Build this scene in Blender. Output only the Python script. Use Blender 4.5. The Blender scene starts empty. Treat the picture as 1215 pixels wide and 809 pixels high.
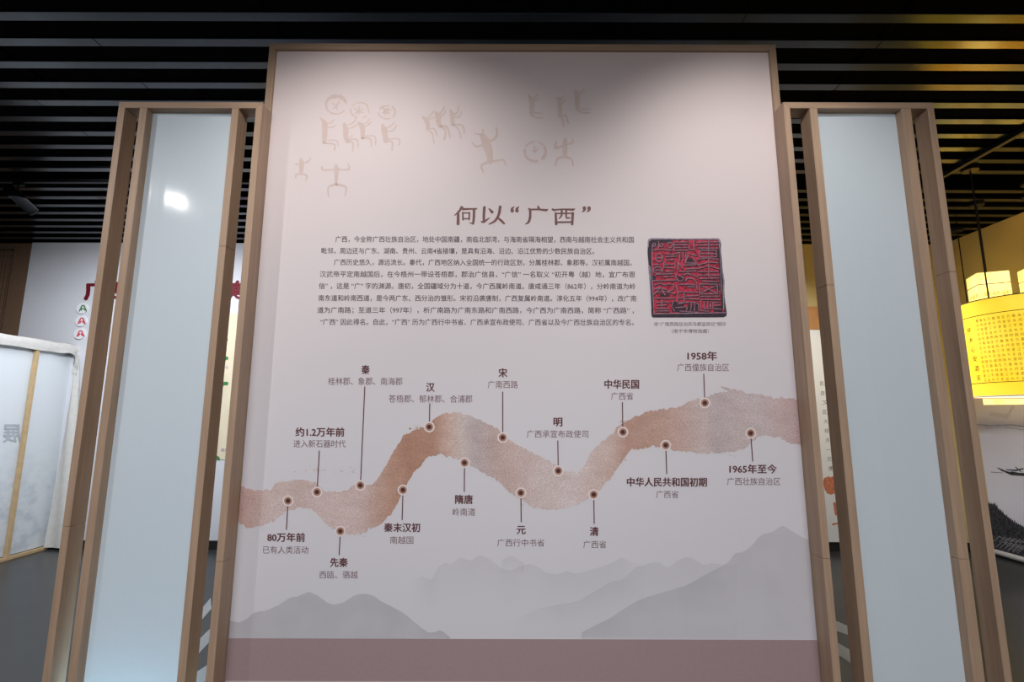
import bpy, bmesh, math, random
from mathutils import Vector, Matrix
from mathutils.geometry import tessellate_polygon
random.seed(7)
S = bpy.context.scene
COL = S.collection

# ------------------------------------------------------------------ camera
F_PX = 590.0
PITCH = math.atan(F_PX / 3840.0)
ROLL = 0.0028
CAM = Vector((0, 0, 1.55))
_R = Vector((1, 0, 0)); _U = Vector((0, -math.sin(PITCH), math.cos(PITCH)))
FW = Vector((0, math.cos(PITCH), math.sin(PITCH)))
RT = _R * math.cos(ROLL) + _U * math.sin(ROLL)
UP = -_R * math.sin(ROLL) + _U * math.cos(ROLL)
cd = bpy.data.cameras.new('camera'); cam = bpy.data.objects.new('camera', cd); COL.objects.link(cam)
cd.sensor_width = 36; cd.lens = F_PX / 1215 * 36; cd.clip_start = 0.05
m = Matrix.Identity(4)
for i in range(3):
    m[i][0] = RT[i]; m[i][1] = UP[i]; m[i][2] = -FW[i]; m[i][3] = CAM[i]
cam.matrix_world = m
S.camera = cam

def ray(px, py):
    return RT * (px - 607.5) + UP * (404.5 - py) + FW * F_PX
def atY(px, py, Y):
    d = ray(px, py); return CAM + d * (Y / d.y)
def atX(px, py, X):
    d = ray(px, py); return CAM + d * (X / d.x)
def atZ(px, py, Z=0.0):
    d = ray(px, py); return CAM + d * ((Z - CAM.z) / d.z)

# ------------------------------------------------------------------ world, exposure, lights
w = bpy.data.worlds.new('world'); S.world = w; w.use_nodes = True
w.node_tree.nodes['Background'].inputs[0].default_value = (0.75, 0.85, 1.0, 1)
w.node_tree.nodes['Background'].inputs[1].default_value = 0.02
S.view_settings.view_transform = 'Standard'; S.view_settings.look = 'None'
S.view_settings.gamma = 1.0; S.view_settings.exposure = 0.06
S.view_settings.use_curve_mapping = False

def spot(name, loc, target, watts, angle, blend=0.5, color=(1, 0.97, 0.93), radius=0.03):
    l = bpy.data.lights.new(name, 'SPOT'); l.energy = watts; l.spot_size = math.radians(angle)
    l.spot_blend = blend; l.color = color; l.shadow_soft_size = radius
    o = bpy.data.objects.new(name, l); COL.objects.link(o); o.location = loc
    o.rotation_euler = (Vector(target) - Vector(loc)).to_track_quat('-Z', 'Y').to_euler()
    return o
def area(name, loc, target, watts, sx, sy, color=(1, 1, 1)):
    l = bpy.data.lights.new(name, 'AREA'); l.energy = watts; l.shape = 'RECTANGLE'; l.size = sx; l.size_y = sy
    l.color = color
    o = bpy.data.objects.new(name, l); COL.objects.link(o); o.location = loc
    o.rotation_euler = (Vector(target) - Vector(loc)).to_track_quat('-Z', 'Y').to_euler()
    return o
CEIL = 3.77
SPOTS = [  # name, location, target, watts, cone, blend
    ('panel_spot_light', (-0.90, 1.25, 3.62), (-0.78, 2.47, 2.34), 175, 98, 0.85),
    ('panel_spot_light', (1.12, 1.25, 3.62), (1.3, 2.47, 2.26), 155, 95, 0.85),
    ('screen_spot_light', (-3.25, 0.28, 3.62), (-2.0, 2.4, 2.1), 115, 64, 0.95),
    ('screen_spot_light', (2.35, 0.7, 3.62), (1.85, 2.4, 2.0), 165, 80, 0.8),
]
for n, l, t, wt, a, b in SPOTS:
    spot(n, l, t, wt, a, b, radius=0.016 if n.startswith('screen') else 0.03)
spot('wall_spot_light', (-2.9, 3.3, 3.6), (-4.4, 6.2, 1.9), 420, 84, 0.9, (0.95, 0.97, 1.0))
spot('wall_spot_light', (3.0, 4.4, 3.6), (3.1, 6.2, 1.6), 190, 90, 0.9)
area('hall_fill_light', (0, -2.2, 3.6), (0, -1.95, 0.0), 330, 5.0, 1.6, (0.96, 0.975, 1.0))  # unseen fill added behind the viewer to lift the ambient level
spot('mural_fill_light', (2.6, 5.0, 3.6), (5.5, 5.1, 0.7), 210, 60, 0.8, (0.92, 0.93, 1.0))  # added to brighten the mural; no lamp hangs there
area('rear_fill_light', (-4.2, 4.6, 3.6), (-4.2, 4.8, 0), 50, 1.5, 1.5, (0.88, 0.94, 1.0))  # added soft fill over the left rear, without a fixture

# ------------------------------------------------------------------ helpers
def lin(c):
    r = []
    for v in c[:3]:
        v = v / 255.0
        r.append(v / 12.92 if v <= 0.04045 else ((v + 0.055) / 1.055) ** 2.4)
    return (r[0], r[1], r[2], 1)

class NT:
    def __init__(s, name):
        s.m = bpy.data.materials.new(name); s.m.use_nodes = True
        s.t = s.m.node_tree; s.n = s.t.nodes; s.b = s.n['Principled BSDF']; s.out = s.n['Material Output']
    def node(s, t, **kw):
        n = s.n.new(t)
        for k, v in kw.items(): setattr(n, k, v)
        return n
    def link(s, a, b): s.t.links.new(a, b)
    def mapping(s, scale, coord='Object'):
        tc = s.node('ShaderNodeTexCoord'); mp = s.node('ShaderNodeMapping'); mp.inputs['Scale'].default_value = scale
        s.link(tc.outputs[coord], mp.inputs[0]); return mp.outputs[0]
    def noise(s, vec, scale, detail=3, rough=0.5):
        n = s.node('ShaderNodeTexNoise'); n.inputs['Scale'].default_value = scale; n.inputs['Detail'].default_value = detail
        n.inputs['Roughness'].default_value = rough; s.link(vec, n.inputs['Vector']); return n.outputs['Fac']
    def ramp(s, fac, stops, interp='LINEAR'):
        r = s.node('ShaderNodeValToRGB'); r.color_ramp.interpolation = interp
        e = r.color_ramp.elements
        while len(e) < len(stops): e.new(0.5)
        for i, (p, c) in enumerate(stops): e[i].position = p; e[i].color = c
        s.link(fac, r.inputs[0]); return r.outputs[0]
    def bump(s, h, strength, dist=0.01):
        b = s.node('ShaderNodeBump'); b.inputs['Strength'].default_value = strength; b.inputs['Distance'].default_value = dist
        s.link(h, b.inputs['Height']); s.link(b.outputs[0], s.b.inputs['Normal'])
    def mix(s, fac, a, b, mode='MIX'):
        n = s.node('ShaderNodeMix', data_type='RGBA', blend_type=mode)
        for i, v in ((0, fac), (6, a), (7, b)):
            if hasattr(v, 'links') or isinstance(v, bpy.types.NodeSocket): s.link(v, n.inputs[i])
            else: n.inputs[i].default_value = v
        return n.outputs[2]

def plain(name, rgb, rough=0.6, metal=0.0, var=0.06, scale=40, spec=0.3):
    t = NT(name); c = lin(rgb)
    f = t.noise(t.mapping((1, 1, 1)), scale, 3)
    d = tuple(max(0, v * (1 - var)) for v in c[:3]) + (1,); l = tuple(min(1, v * (1 + var)) for v in c[:3]) + (1,)
    t.link(t.ramp(f, [(0.3, d), (0.7, l)]), t.b.inputs['Base Color'])
    t.b.inputs['Roughness'].default_value = rough; t.b.inputs['Metallic'].default_value = metal
    t.b.inputs['Specular IOR Level'].default_value = spec
    return t.m
def emis(name, rgb, strength, rgb2=None, scale=3):
    t = NT(name); t.b.inputs['Base Color'].default_value = lin(rgb)
    if rgb2:
        f = t.noise(t.mapping((1, 1, 1)), scale, 4)
        t.link(t.ramp(f, [(0.35, lin(rgb)), (0.65, lin(rgb2))]), t.b.inputs['Emission Color'])
    else: t.b.inputs['Emission Color'].default_value = lin(rgb)
    t.b.inputs['Emission Strength'].default_value = strength; t.b.inputs['Roughness'].default_value = 0.7
    return t.m
def wood(name, rgb, axis):
    t = NT(name); sc = {'z': (60, 60, 2.2), 'x': (2.2, 60, 60)}[axis]
    v = t.mapping(sc)
    f = t.noise(v, 1.0, 5, 0.6)
    f2 = t.noise(t.mapping((1, 1, 1)), 2.5, 2)
    c = lin(rgb)
    a = tuple(x * 0.86 for x in c[:3]) + (1,); b = tuple(x * 1.1 for x in c[:3]) + (1,)
    base = t.ramp(f, [(0.3, a), (0.7, b)])
    sh = t.ramp(f2, [(0.35, (0.92, 0.92, 0.92, 1)), (0.65, (1, 1, 1, 1))])
    t.link(t.mix(1.0, base, sh, 'MULTIPLY'), t.b.inputs['Base Color'])
    t.b.inputs['Roughness'].default_value = 0.48; t.b.inputs['Specular IOR Level'].default_value = 0.35
    t.bump(f, 0.08, 0.002)
    return t.m

WORLD = {}
def base(name, loc, label, cat, group=None, kind=None):
    o = bpy.data.objects.new(name, None); COL.objects.link(o); o.location = loc; o.empty_display_size = 0.1
    WORLD[o.name] = Vector(loc)
    if label: o['label'] = label
    if cat: o['category'] = cat
    if group: o['group'] = group
    if kind: o['kind'] = kind
    return o
def tag(o, label=None, cat=None, group=None, kind=None):
    for k, v in (('label', label), ('category', cat), ('group', group), ('kind', kind)):
        if v: o[k] = v
    return o
def mesh_obj(name, verts, faces, mats, parent=None, fm=None, smooth=False, origin=None):
    """verts in world space"""
    me = bpy.data.meshes.new(name)
    L = Vector(origin) if origin is not None else (WORLD[parent.name] if parent else Vector((0, 0, 0)))
    P = WORLD[parent.name] if parent else Vector((0, 0, 0))
    me.from_pydata([tuple(Vector(v) - L) for v in verts], [], faces)
    if not isinstance(mats, (list, tuple)): mats = [mats]
    for q in mats: me.materials.append(q)
    if fm:
        for p, i in zip(me.polygons, fm): p.material_index = i
    if smooth:
        for p in me.polygons: p.use_smooth = True
    me.update()
    o = bpy.data.objects.new(name, me); COL.objects.link(o)
    if parent: o.parent = parent
    o.location = L - P
    WORLD[o.name] = L
    return o
def bm_obj(name, bm, mats, parent=None, smooth=False, origin=None):
    bmesh.ops.recalc_face_normals(bm, faces=bm.faces)
    bm.verts.ensure_lookup_table()
    vs = [v.co.copy() for v in bm.verts]; bm.verts.index_update()
    fs = [[v.index for v in f.verts] for f in bm.faces]; fm = [f.material_index for f in bm.faces]
    bm.free()
    return mesh_obj(name, vs, fs, mats, parent, fm, smooth, origin)
def prism(poly_xz, y0, y1, bev=0.0012, bm=None):
    """polygon in XZ extruded along Y"""
    own = bm is None
    if own: bm = bmesh.new()
    a = [bm.verts.new((p[0], y0, p[1])) for p in poly_xz]; b = [bm.verts.new((p[0], y1, p[1])) for p in poly_xz]
    n = len(a); fs = [bm.faces.new(a), bm.faces.new(b[::-1])]
    for i in range(n): fs.append(bm.faces.new((a[i], b[i], b[(i + 1) % n], a[(i + 1) % n])))
    if bev and own: bmesh.ops.bevel(bm, geom=bm.edges[:], offset=bev, segments=1, affect='EDGES')
    return bm
def box(x0, x1, y0, y1, z0, z1, bev=0.0, bm=None):
    return prism([(x0, z0), (x1, z0), (x1, z1), (x0, z1)], y0, y1, bev, bm)
def tube_bm(pts, r, seg=8, bm=None, cap=True):
    bm = bm or bmesh.new(); rings = []
    pts = [Vector(p) for p in pts]
    for i, p in enumerate(pts):
        d = (pts[min(i + 1, len(pts) - 1)] - pts[max(i - 1, 0)]).normalized()
        ref = Vector((0, 0, 1)) if abs(d.z) < 0.9 else Vector((1, 0, 0))
        u = d.cross(ref).normalized(); v = d.cross(u)
        rr = r[i] if isinstance(r, (list, tuple)) else r
        rings.append([bm.verts.new(p + (u * math.cos(2 * math.pi * k / seg) + v * math.sin(2 * math.pi * k / seg)) * rr) for k in range(seg)])
    for a, b in zip(rings, rings[1:]):
        for k in range(seg): bm.faces.new((a[k], a[(k + 1) % seg], b[(k + 1) % seg], b[k]))
    if cap: bm.faces.new(rings[0]); bm.faces.new(rings[-1][::-1])
    return bm

# ------------------------------------------------------------------ flat print helpers (ink layers on a real board)
LAYER = [0]
class Plane:
    """flat printing surface; P(px,py) gives the point on it that the photo shows at that pixel"""
    def __init__(s, kind, val, nrm): s.kind, s.val, s.nrm = kind, val, Vector(nrm)
    def P(s, px, py, lift=0.0004):
        p = atY(px, py, s.val) if s.kind == 'Y' else atX(px, py, s.val)
        return p + s.nrm * lift
def stroke_geo(pts, ws, V, Fc, put, seg=8):
    """flat brush stroke: strip + round joints, in pixel coords, written through put()"""
    if not isinstance(ws, (list, tuple)): ws = [ws] * len(pts)
    if len(ws) != len(pts):
        ws = [ws[0] + (ws[-1] - ws[0]) * i / max(1, len(pts) - 1) for i in range(len(pts))]
    for (a, b, wa, wb) in zip(pts, pts[1:], ws, ws[1:]):
        dx, dy = b[0] - a[0], b[1] - a[1]; L = math.hypot(dx, dy) or 1; nx, ny = -dy / L, dx / L
        i = len(V)
        for (p, ww, sgn) in ((a, wa, 1), (b, wb, 1), (b, wb, -1), (a, wa, -1)):
            V.append(put(p[0] + nx * ww / 2 * sgn, p[1] + ny * ww / 2 * sgn, len(Fc)))
        Fc.append((i, i + 1, i + 2, i + 3))
    for p, ww in zip(pts, ws):
        i = len(V)
        for k in range(seg):
            t = 2 * math.pi * k / seg; V.append(put(p[0] + math.cos(t) * ww / 2, p[1] + math.sin(t) * ww / 2, len(Fc)))
        Fc.append(tuple(range(i, i + seg)))
def smooth_pts(pts, n=4):
    if len(pts) < 3: return pts
    out = []
    for i in range(len(pts) - 1):
        p0 = pts[max(i - 1, 0)]; p1 = pts[i]; p2 = pts[i + 1]; p3 = pts[min(i + 2, len(pts) - 1)]
        for k in range(n):
            t = k / n
            out.append(tuple(0.5 * (2 * p1[j] + (p2[j] - p0[j]) * t + (2 * p0[j] - 5 * p1[j] + 4 * p2[j] - p3[j]) * t * t + (-p0[j] + 3 * p1[j] - 3 * p2[j] + p3[j]) * t ** 3) for j in range(2)))
    out.append(pts[-1]); return out
def strokes_obj(name, strokes, plane, mat, parent, org=(0, 0), sc=1.0, lift=0.0006, curve=False, fat=1.0):
    V, Fc = [], []
    for st in strokes:
        pts, ws = st[0], st[1]
        if curve and len(pts) > 2:
            n = len(pts)
            if not isinstance(ws, (list, tuple)): ws = [ws, ws]
            if len(ws) != n: ws = [ws[0] + (ws[-1] - ws[0]) * i / (n - 1) for i in range(n)]
            ww = []
            for i in range(n - 1):
                for k in range(4): ww.append(ws[i] + (ws[i + 1] - ws[i]) * k / 4)
            ww.append(ws[-1]); pts = smooth_pts(pts); ws = ww
        pts = [(org[0] + p[0] / sc, org[1] + p[1] / sc) for p in pts]
        ws = [x * fat / sc for x in ws] if isinstance(ws, (list, tuple)) else ws * fat / sc
        stroke_geo(pts, ws, V, Fc, lambda x, y, k: plane.P(x, y, lift + (k % 60) * 8e-6))
    return mesh_obj(name, V, Fc, mat, parent)
def poly_obj(name, pts, plane, mat, parent, lift=0.0005):
    vs = [plane.P(x, y, lift) for x, y in pts]
    tris = tessellate_polygon([[Vector((x, -y, 0)) for x, y in pts]])
    return mesh_obj(name, vs, [tuple(t) for t in tris], mat, parent)

_glyph = {}
def text_raw(s, offset):
    key = (s, offset)
    if key in _glyph: return _glyph[key]
    c = bpy.data.curves.new('t', 'FONT'); c.body = s; c.size = 1; c.offset = offset; c.resolution_u = 2; c.fill_mode = 'FRONT'
    o = bpy.data.objects.new('t', c); COL.objects.link(o)
    bpy.context.view_layer.update()
    me = bpy.data.meshes.new_from_object(o.evaluated_get(bpy.context.evaluated_depsgraph_get()))
    V = [(v.co.x, v.co.y) for v in me.vertices]; Fc = [tuple(p.vertices) for p in me.polygons]
    bpy.data.objects.remove(o); bpy.data.curves.remove(c); bpy.data.meshes.remove(me)
    _glyph[key] = (V, Fc); return _glyph[key]
def text_obj(name, s, x0, x1, yc, h, plane, mat, parent, offset=0.0, lift=0.0006, slope=0.0, mirror=False):
    """one printed line running from pixel x0 to x1, em height h pixels"""
    V, F0 = text_raw(s, 0.0)
    xs = [v[0] for v in V]; a, b = min(xs), max(xs)
    W, Fc = [], []
    shifts = [(0, 0)] if not offset else [(-offset, 0), (offset, 0), (0, offset * .7), (0, -offset * .7)]
    for k, (ox, oy) in enumerate(shifts):          # heavier weight: the glyph laid down again a hair to each side
        i0 = len(W)
        for x, y in V:
            t = (x - a) / (b - a)
            if mirror: t = 1 - t
            px = x0 + (x1 - x0) * t + ox * h
            W.append(plane.P(px, yc - (y + oy - 0.36) * h + slope * (t - 0.5), lift + k * 3e-5))
        Fc += [tuple(q + i0 for q in f) for f in F0]
    return mesh_obj(name, W, Fc, mat, parent)

# ------------------------------------------------------------------ materials
M = {}
M['wood_z'] = wood('maple_laminate_vertical', (172, 144, 122), 'z')
M['wood_x'] = wood('maple_laminate_horizontal', (172, 144, 122), 'x')
M['slat'] = plain('dark_metal_slat', (56, 60, 67), 0.19, 0.75, 0.08, 6, 0.5)
M['void'] = plain('black_ceiling_void', (10, 10, 12), 0.95, spec=0.05)
M['black'] = plain('black_powder_coat', (18, 18, 20), 0.5)
M['cable'] = plain('black_cable', (14, 14, 14), 0.6)
M['white_wall'] = plain('white_wall_paint', (205, 206, 212), 0.7, var=0.02, scale=3)
M['grey_wall'] = plain('grey_hall_wall', (120, 118, 116), 0.8, var=0.03, scale=3)
M['lantern_tint_wall'] = plain('lantern_tinted_beige_wall', (196, 178, 128), 0.75, var=0.03, scale=3)  # lantern yellow mixed into the even colour of a beige wall
M['skirting'] = plain('black_skirting', (30, 30, 32), 0.5)
M['dark_wood'] = plain('dark_brown_lattice_wood', (112, 88, 70), 0.6, var=0.15)
M['pine'] = plain('pale_pine_batten', (186, 160, 122), 0.6, var=0.1, scale=12)
M['red'] = plain('dark_red_lettering', (106, 18, 32), 0.6)
M['green'] = plain('green_print', (60, 120, 70), 0.6)
M['crimson'] = plain('crimson_print', (200, 60, 80), 0.6)
M['purple'] = plain('purple_print', (130, 80, 150), 0.6)
M['white'] = plain('white_plastic', (225, 225, 228), 0.5, var=0.02)
M['beige'] = plain('beige_poster_paper', (214, 202, 176), 0.7, var=0.04, scale=8)
M['white_strip'] = plain('white_floor_strip', (205, 208, 212), 0.5, var=0.03)
M['orange_wood'] = plain('orange_brown_board', (176, 128, 84), 0.5, var=0.1, scale=8)
M['ink_title'] = plain('maroon_title_ink', (124, 88, 86), 0.7, var=0.12, scale=120)
M['ink_body'] = plain('dark_text_ink', (84, 68, 76), 0.7, var=0.03)
M['ink_label'] = plain('brown_label_ink', (98, 58, 62), 0.7, var=0.05)
M['ink_caption'] = plain('brown_caption_ink', (112, 78, 82), 0.7, var=0.05)
M['dot_white'] = plain('marker_white_ink', (226, 214, 214), 0.7, var=0.01)
M['dot_brown'] = plain('marker_tan_ink', (176, 132, 114), 0.7, var=0.03)
M['dot_dark'] = plain('marker_dark_ink', (78, 44, 44), 0.7, var=0.03)
M['glyph'] = plain('pale_pink_pictograph_ink', (209, 187, 182), 0.75, var=0.03, scale=30)
M['band'] = plain('mauve_band_ink', (158, 134, 136), 0.7, var=0.03, scale=60)
M['strip'] = plain('pale_pink_border_ink', (200, 184, 184), 0.7, var=0.03)

def paper():
    t = NT('printed_paper'); tc = t.node('ShaderNodeTexCoord'); sp = t.node('ShaderNodeSeparateXYZ'); t.link(tc.outputs['Object'], sp.inputs[0])
    mr = t.node('ShaderNodeMapRange'); mr.inputs[1].default_value = 0.0; mr.inputs[2].default_value = 3.6; t.link(sp.outputs[2], mr.inputs[0])
    base = t.ramp(mr.outputs[0], [(0.0, lin((208, 206, 212))), (0.42, lin((216, 210, 215))), (0.72, lin((220, 208, 209))), (1.0, lin((220, 203, 202)))])
    n = t.noise(t.mapping((1, 1, 1)), 400, 2)
    sh = t.ramp(n, [(0.3, (0.97, 0.97, 0.97, 1)), (0.7, (1, 1, 1, 1))])
    t.link(t.mix(1.0, base, sh, 'MULTIPLY'), t.b.inputs['Base Color'])
    t.b.inputs['Roughness'].default_value = 0.6; t.b.inputs['Specular IOR Level'].default_value = 0.2
    return t.m
M['paper'] = paper()

def ribbon_mat(x0, x1):
    t = NT('watercolour_ribbon_ink'); tc = t.node('ShaderNodeTexCoord'); sp = t.node('ShaderNodeSeparateXYZ'); t.link(tc.outputs['Object'], sp.inputs[0])
    nz = t.noise(t.mapping((1, 1, 1)), 2.2, 4, 0.6)
    ad = t.node('ShaderNodeMath', operation='MULTIPLY_ADD'); t.link(nz, ad.inputs[0]); ad.inputs[1].default_value = 0.16; ad.inputs[2].default_value = -0.08
    a2 = t.node('ShaderNodeMath', operation='ADD'); t.link(sp.outputs[0], a2.inputs[0]); t.link(ad.outputs[0], a2.inputs[1])
    mr = t.node('ShaderNodeMapRange'); mr.inputs[1].default_value = x0; mr.inputs[2].default_value = x1; t.link(a2.outputs[0], mr.inputs[0])
    def q(px): return (px - 282) / (952 - 282)
    R = [(282, (190, 150, 140)), (300, (198, 164, 156)), (325, (206, 186, 182)), (352, (200, 176, 170)), (392, (208, 186, 182)), (432, (203, 178, 172)),
         (458, (184, 142, 122)), (480, (168, 122, 100)), (512, (174, 130, 108)), (530, (202, 170, 158)), (545, (206, 190, 184)), (557, (184, 170, 170)),
         (580, (188, 164, 158)), (606, (198, 172, 165)), (640, (208, 190, 187)), (676, (212, 196, 195)), (700, (208, 186, 180)), (724, (200, 172, 162)), (742, (182, 142, 126)), (770, (184, 146, 130)),
         (800, (194, 162, 152)), (826, (200, 180, 176)), (850, (188, 172, 174)), (875, (196, 178, 178)), (900, (200, 184, 184)), (925, (196, 172, 170)), (952, (190, 158, 156))]
    R = [(p, tuple(c_[i] * 0.86 + (214, 200, 202)[i] * 0.14 for i in range(3))) for p, c_ in R[:27]]
    base = t.ramp(mr.outputs[0], [(q(p), lin(c)) for p, c in R])
    sp1 = t.noise(t.mapping((1, 1, 1)), 170, 3, 0.7)
    spk = t.ramp(sp1, [(0.36, (0.82, 0.76, 0.74, 1)), (0.5, (1, 1, 1, 1)), (0.62, (1.14, 1.17, 1.18, 1))])
    wash = t.ramp(t.noise(t.mapping((1, 1, 1.8)), 9, 4, 0.6), [(0.32, (0.92, 0.89, 0.88, 1)), (0.66, (1.05, 1.06, 1.07, 1))])
    c1 = t.mix(1.0, base, spk, 'MULTIPLY'); t.link(t.mix(1.0, c1, wash, 'MULTIPLY'), t.b.inputs['Base Color'])
    t.b.inputs['Roughness'].default_value = 0.7; t.b.inputs['Specular IOR Level'].default_value = 0.2
    return t.m

def mountain_mat():
    t = NT('mist_mountain_ink'); at = t.node('ShaderNodeVertexColor', layer_name='ink')
    tr = t.node('ShaderNodeBsdfTransparent'); mx = t.node('ShaderNodeMixShader')
    t.b.inputs['Base Color'].default_value = lin((172, 168, 172)); t.b.inputs['Roughness'].default_value = 0.7
    n = t.noise(t.mapping((1, 1, 1)), 7, 4)
    mm = t.node('ShaderNodeMapRange'); mm.inputs[1].default_value = 0.3; mm.inputs[2].default_value = 0.7; mm.inputs[3].default_value = 0.8; mm.inputs[4].default_value = 1.1; t.link(n, mm.inputs[0])
    mu = t.node('ShaderNodeMath', operation='MULTIPLY'); sp = t.node('ShaderNodeSeparateColor'); t.link(at.outputs[0], sp.inputs[0])
    t.link(sp.outputs[0], mu.inputs[0]); t.link(mm.outputs[0], mu.inputs[1])
    t.link(mu.outputs[0], mx.inputs[0]); t.link(tr.outputs[0], mx.inputs[1]); t.link(t.b.outputs[0], mx.inputs[2]); t.link(mx.outputs[0], t.out.inputs[0])
    return t.m
M['mountain'] = mountain_mat()

def screen_mat():
    t = NT('pale_blue_screen_fabric')
    n = t.noise(t.mapping((300, 300, 300)), 1.0, 2)
    t.link(t.ramp(n, [(0.3, lin((212, 222, 231))), (0.7, lin((220, 229, 237)))]), t.b.inputs['Base Color'])
    t.b.inputs['Roughness'].default_value = 0.12; t.b.inputs['Specular IOR Level'].default_value = 0.05
    tl = t.node('ShaderNodeBsdfTranslucent'); tl.inputs[0].default_value = lin((200, 222, 235))
    mx = t.node('ShaderNodeMixShader'); mx.inputs[0].default_value = 0.22
    t.link(t.b.outputs[0], mx.inputs[1]); t.link(tl.outputs[0], mx.inputs[2]); t.link(mx.outputs[0], t.out.inputs[0])
    return t.m
M['screen'] = screen_mat()
def floor_mat():
    t = NT('dark_grey_vinyl_floor')
    n = t.noise(t.mapping((1, 1, 1)), 2.5, 5)
    t.link(t.ramp(n, [(0.3, lin((46, 48, 50))), (0.7, lin((55, 56, 57)))]), t.b.inputs['Base Color'])
    t.b.inputs['Roughness'].default_value = 0.33; t.b.inputs['Specular IOR Level'].default_value = 0.4
    t.bump(t.noise(t.mapping((1, 1, 1)), 60, 2), 0.05, 0.004)
    return t.m
M['floor'] = floor_mat()
def cloth_mat():
    t = NT('white_partition_fabric')
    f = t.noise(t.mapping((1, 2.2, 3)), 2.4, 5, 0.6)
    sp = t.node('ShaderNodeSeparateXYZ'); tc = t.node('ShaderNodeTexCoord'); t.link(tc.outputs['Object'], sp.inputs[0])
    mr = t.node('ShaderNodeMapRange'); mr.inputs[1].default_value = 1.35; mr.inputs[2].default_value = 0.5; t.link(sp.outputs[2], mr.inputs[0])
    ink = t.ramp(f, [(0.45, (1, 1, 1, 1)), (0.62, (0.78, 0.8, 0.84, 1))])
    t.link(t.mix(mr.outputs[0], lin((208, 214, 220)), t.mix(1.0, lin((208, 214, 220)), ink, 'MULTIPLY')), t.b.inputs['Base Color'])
    t.b.inputs['Roughness'].default_value = 0.8
    return t.m
M['cloth'] = cloth_mat()
M['hem'] = plain('cream_canvas_hem', (196, 194, 190), 0.85, var=0.05, scale=20)
M['ghost'] = plain('faint_show_through_ink', (168, 174, 182), 0.85, var=0.03)
def mural_mat():
    t = NT('misty_mural_print_and_glow'); tc = t.node('ShaderNodeTexCoord'); sp = t.node('ShaderNodeSeparateXYZ'); t.link(tc.outputs['Object'], sp.inputs[0])
    mr = t.node('ShaderNodeMapRange'); mr.inputs[1].default_value = 0.0; mr.inputs[2].default_value = 2.4; t.link(sp.outputs[2], mr.inputs[0])
    nz = t.noise(t.mapping((1, 1, 6)), 1.2, 4)
    ad = t.node('ShaderNodeMath', operation='MULTIPLY_ADD'); t.link(nz, ad.inputs[0]); ad.inputs[1].default_value = 0.06; t.link(mr.outputs[0], ad.inputs[2])
    t.link(t.ramp(ad.outputs[0], [(0.0, lin((196, 196, 206))), (0.3, lin((206, 204, 216))), (0.6, lin((188, 186, 196))), (0.64, lin((150, 140, 138))), (0.7, lin((182, 168, 158))), (0.8, lin((206, 178, 140))), (1.0, lin((210, 190, 150)))]), t.b.inputs['Base Color'])  # tan upper stops paint the lanterns' warm reflection into the print
    t.b.inputs['Roughness'].default_value = 0.45
    return t.m
M['mural'] = mural_mat()
M['mural_ink'] = plain('mural_black_ink', (46, 48, 54), 0.6, var=0.9, scale=30)
M['mural_grey'] = plain('mural_grey_ink', (120, 118, 122), 0.6, var=0.3, scale=25)
M['shade'] = emis('lit_yellow_paper_shade', (255, 206, 40), 0.85, (255, 224, 74), 2.5)
M['shade_bright'] = emis('lit_pale_yellow_paper_shade', (255, 232, 120), 1.05, (255, 244, 170), 4)
M['diffuser'] = emis('lantern_bottom_diffuser', (255, 250, 225), 1.0)
M['shade_ink'] = plain('black_calligraphy_ink', (52, 44, 16), 0.8)
M['shade_text'] = plain('grey_script_ink', (150, 130, 50), 0.8)
M['lamp_glow'] = emis('white_lamp_lens', (255, 250, 240), 4.0)
M['tube_glow'] = emis('cool_white_tube', (180, 228, 250), 85.0)

# ------------------------------------------------------------------ setting
XL, XR, YB, YF = -8.2, 5.58, 6.2, -4.2
def struct(name, bm, mat, label=None):
    o = bm_obj(name, bm, mat); tag(o, kind='structure', label=label); return o
fl = struct('floor', box(XL, XR, YF, YB, -0.06, 0.0), M['floor'], 'dark grey smooth hall floor')
struct('wall_back', box(-6.24, 2.9, YB, YB + 0.1, 0, CEIL + .01), M['white_wall'], 'white back wall of the hall behind the panel')
struct('wall_back_right', box(2.9, XR + 0.1, YB - 0.02, YB + 0.1, 0, CEIL + .01), M['lantern_tint_wall'], 'beige back wall tinted yellow beside the lanterns')
struct('wall_right', box(XR, XR + 0.1, YF, YB - 0.02, 0, CEIL + .01), M['lantern_tint_wall'], 'beige wall tinted yellow behind the hanging lanterns')
struct('wall_left', box(XL - 0.1, XL, YF, YB + 0.3, 0, CEIL + .01), M['grey_wall'])
struct('wall_front', box(XL - 0.1, XR + 0.1, YF - 0.1, YF, 0, CEIL + .01), M['grey_wall'])
struct('baseboard_back', box(-6.24, 5.48, YB - 0.035, YB - 0.022, 0, 0.10), M['skirting'])

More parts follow.
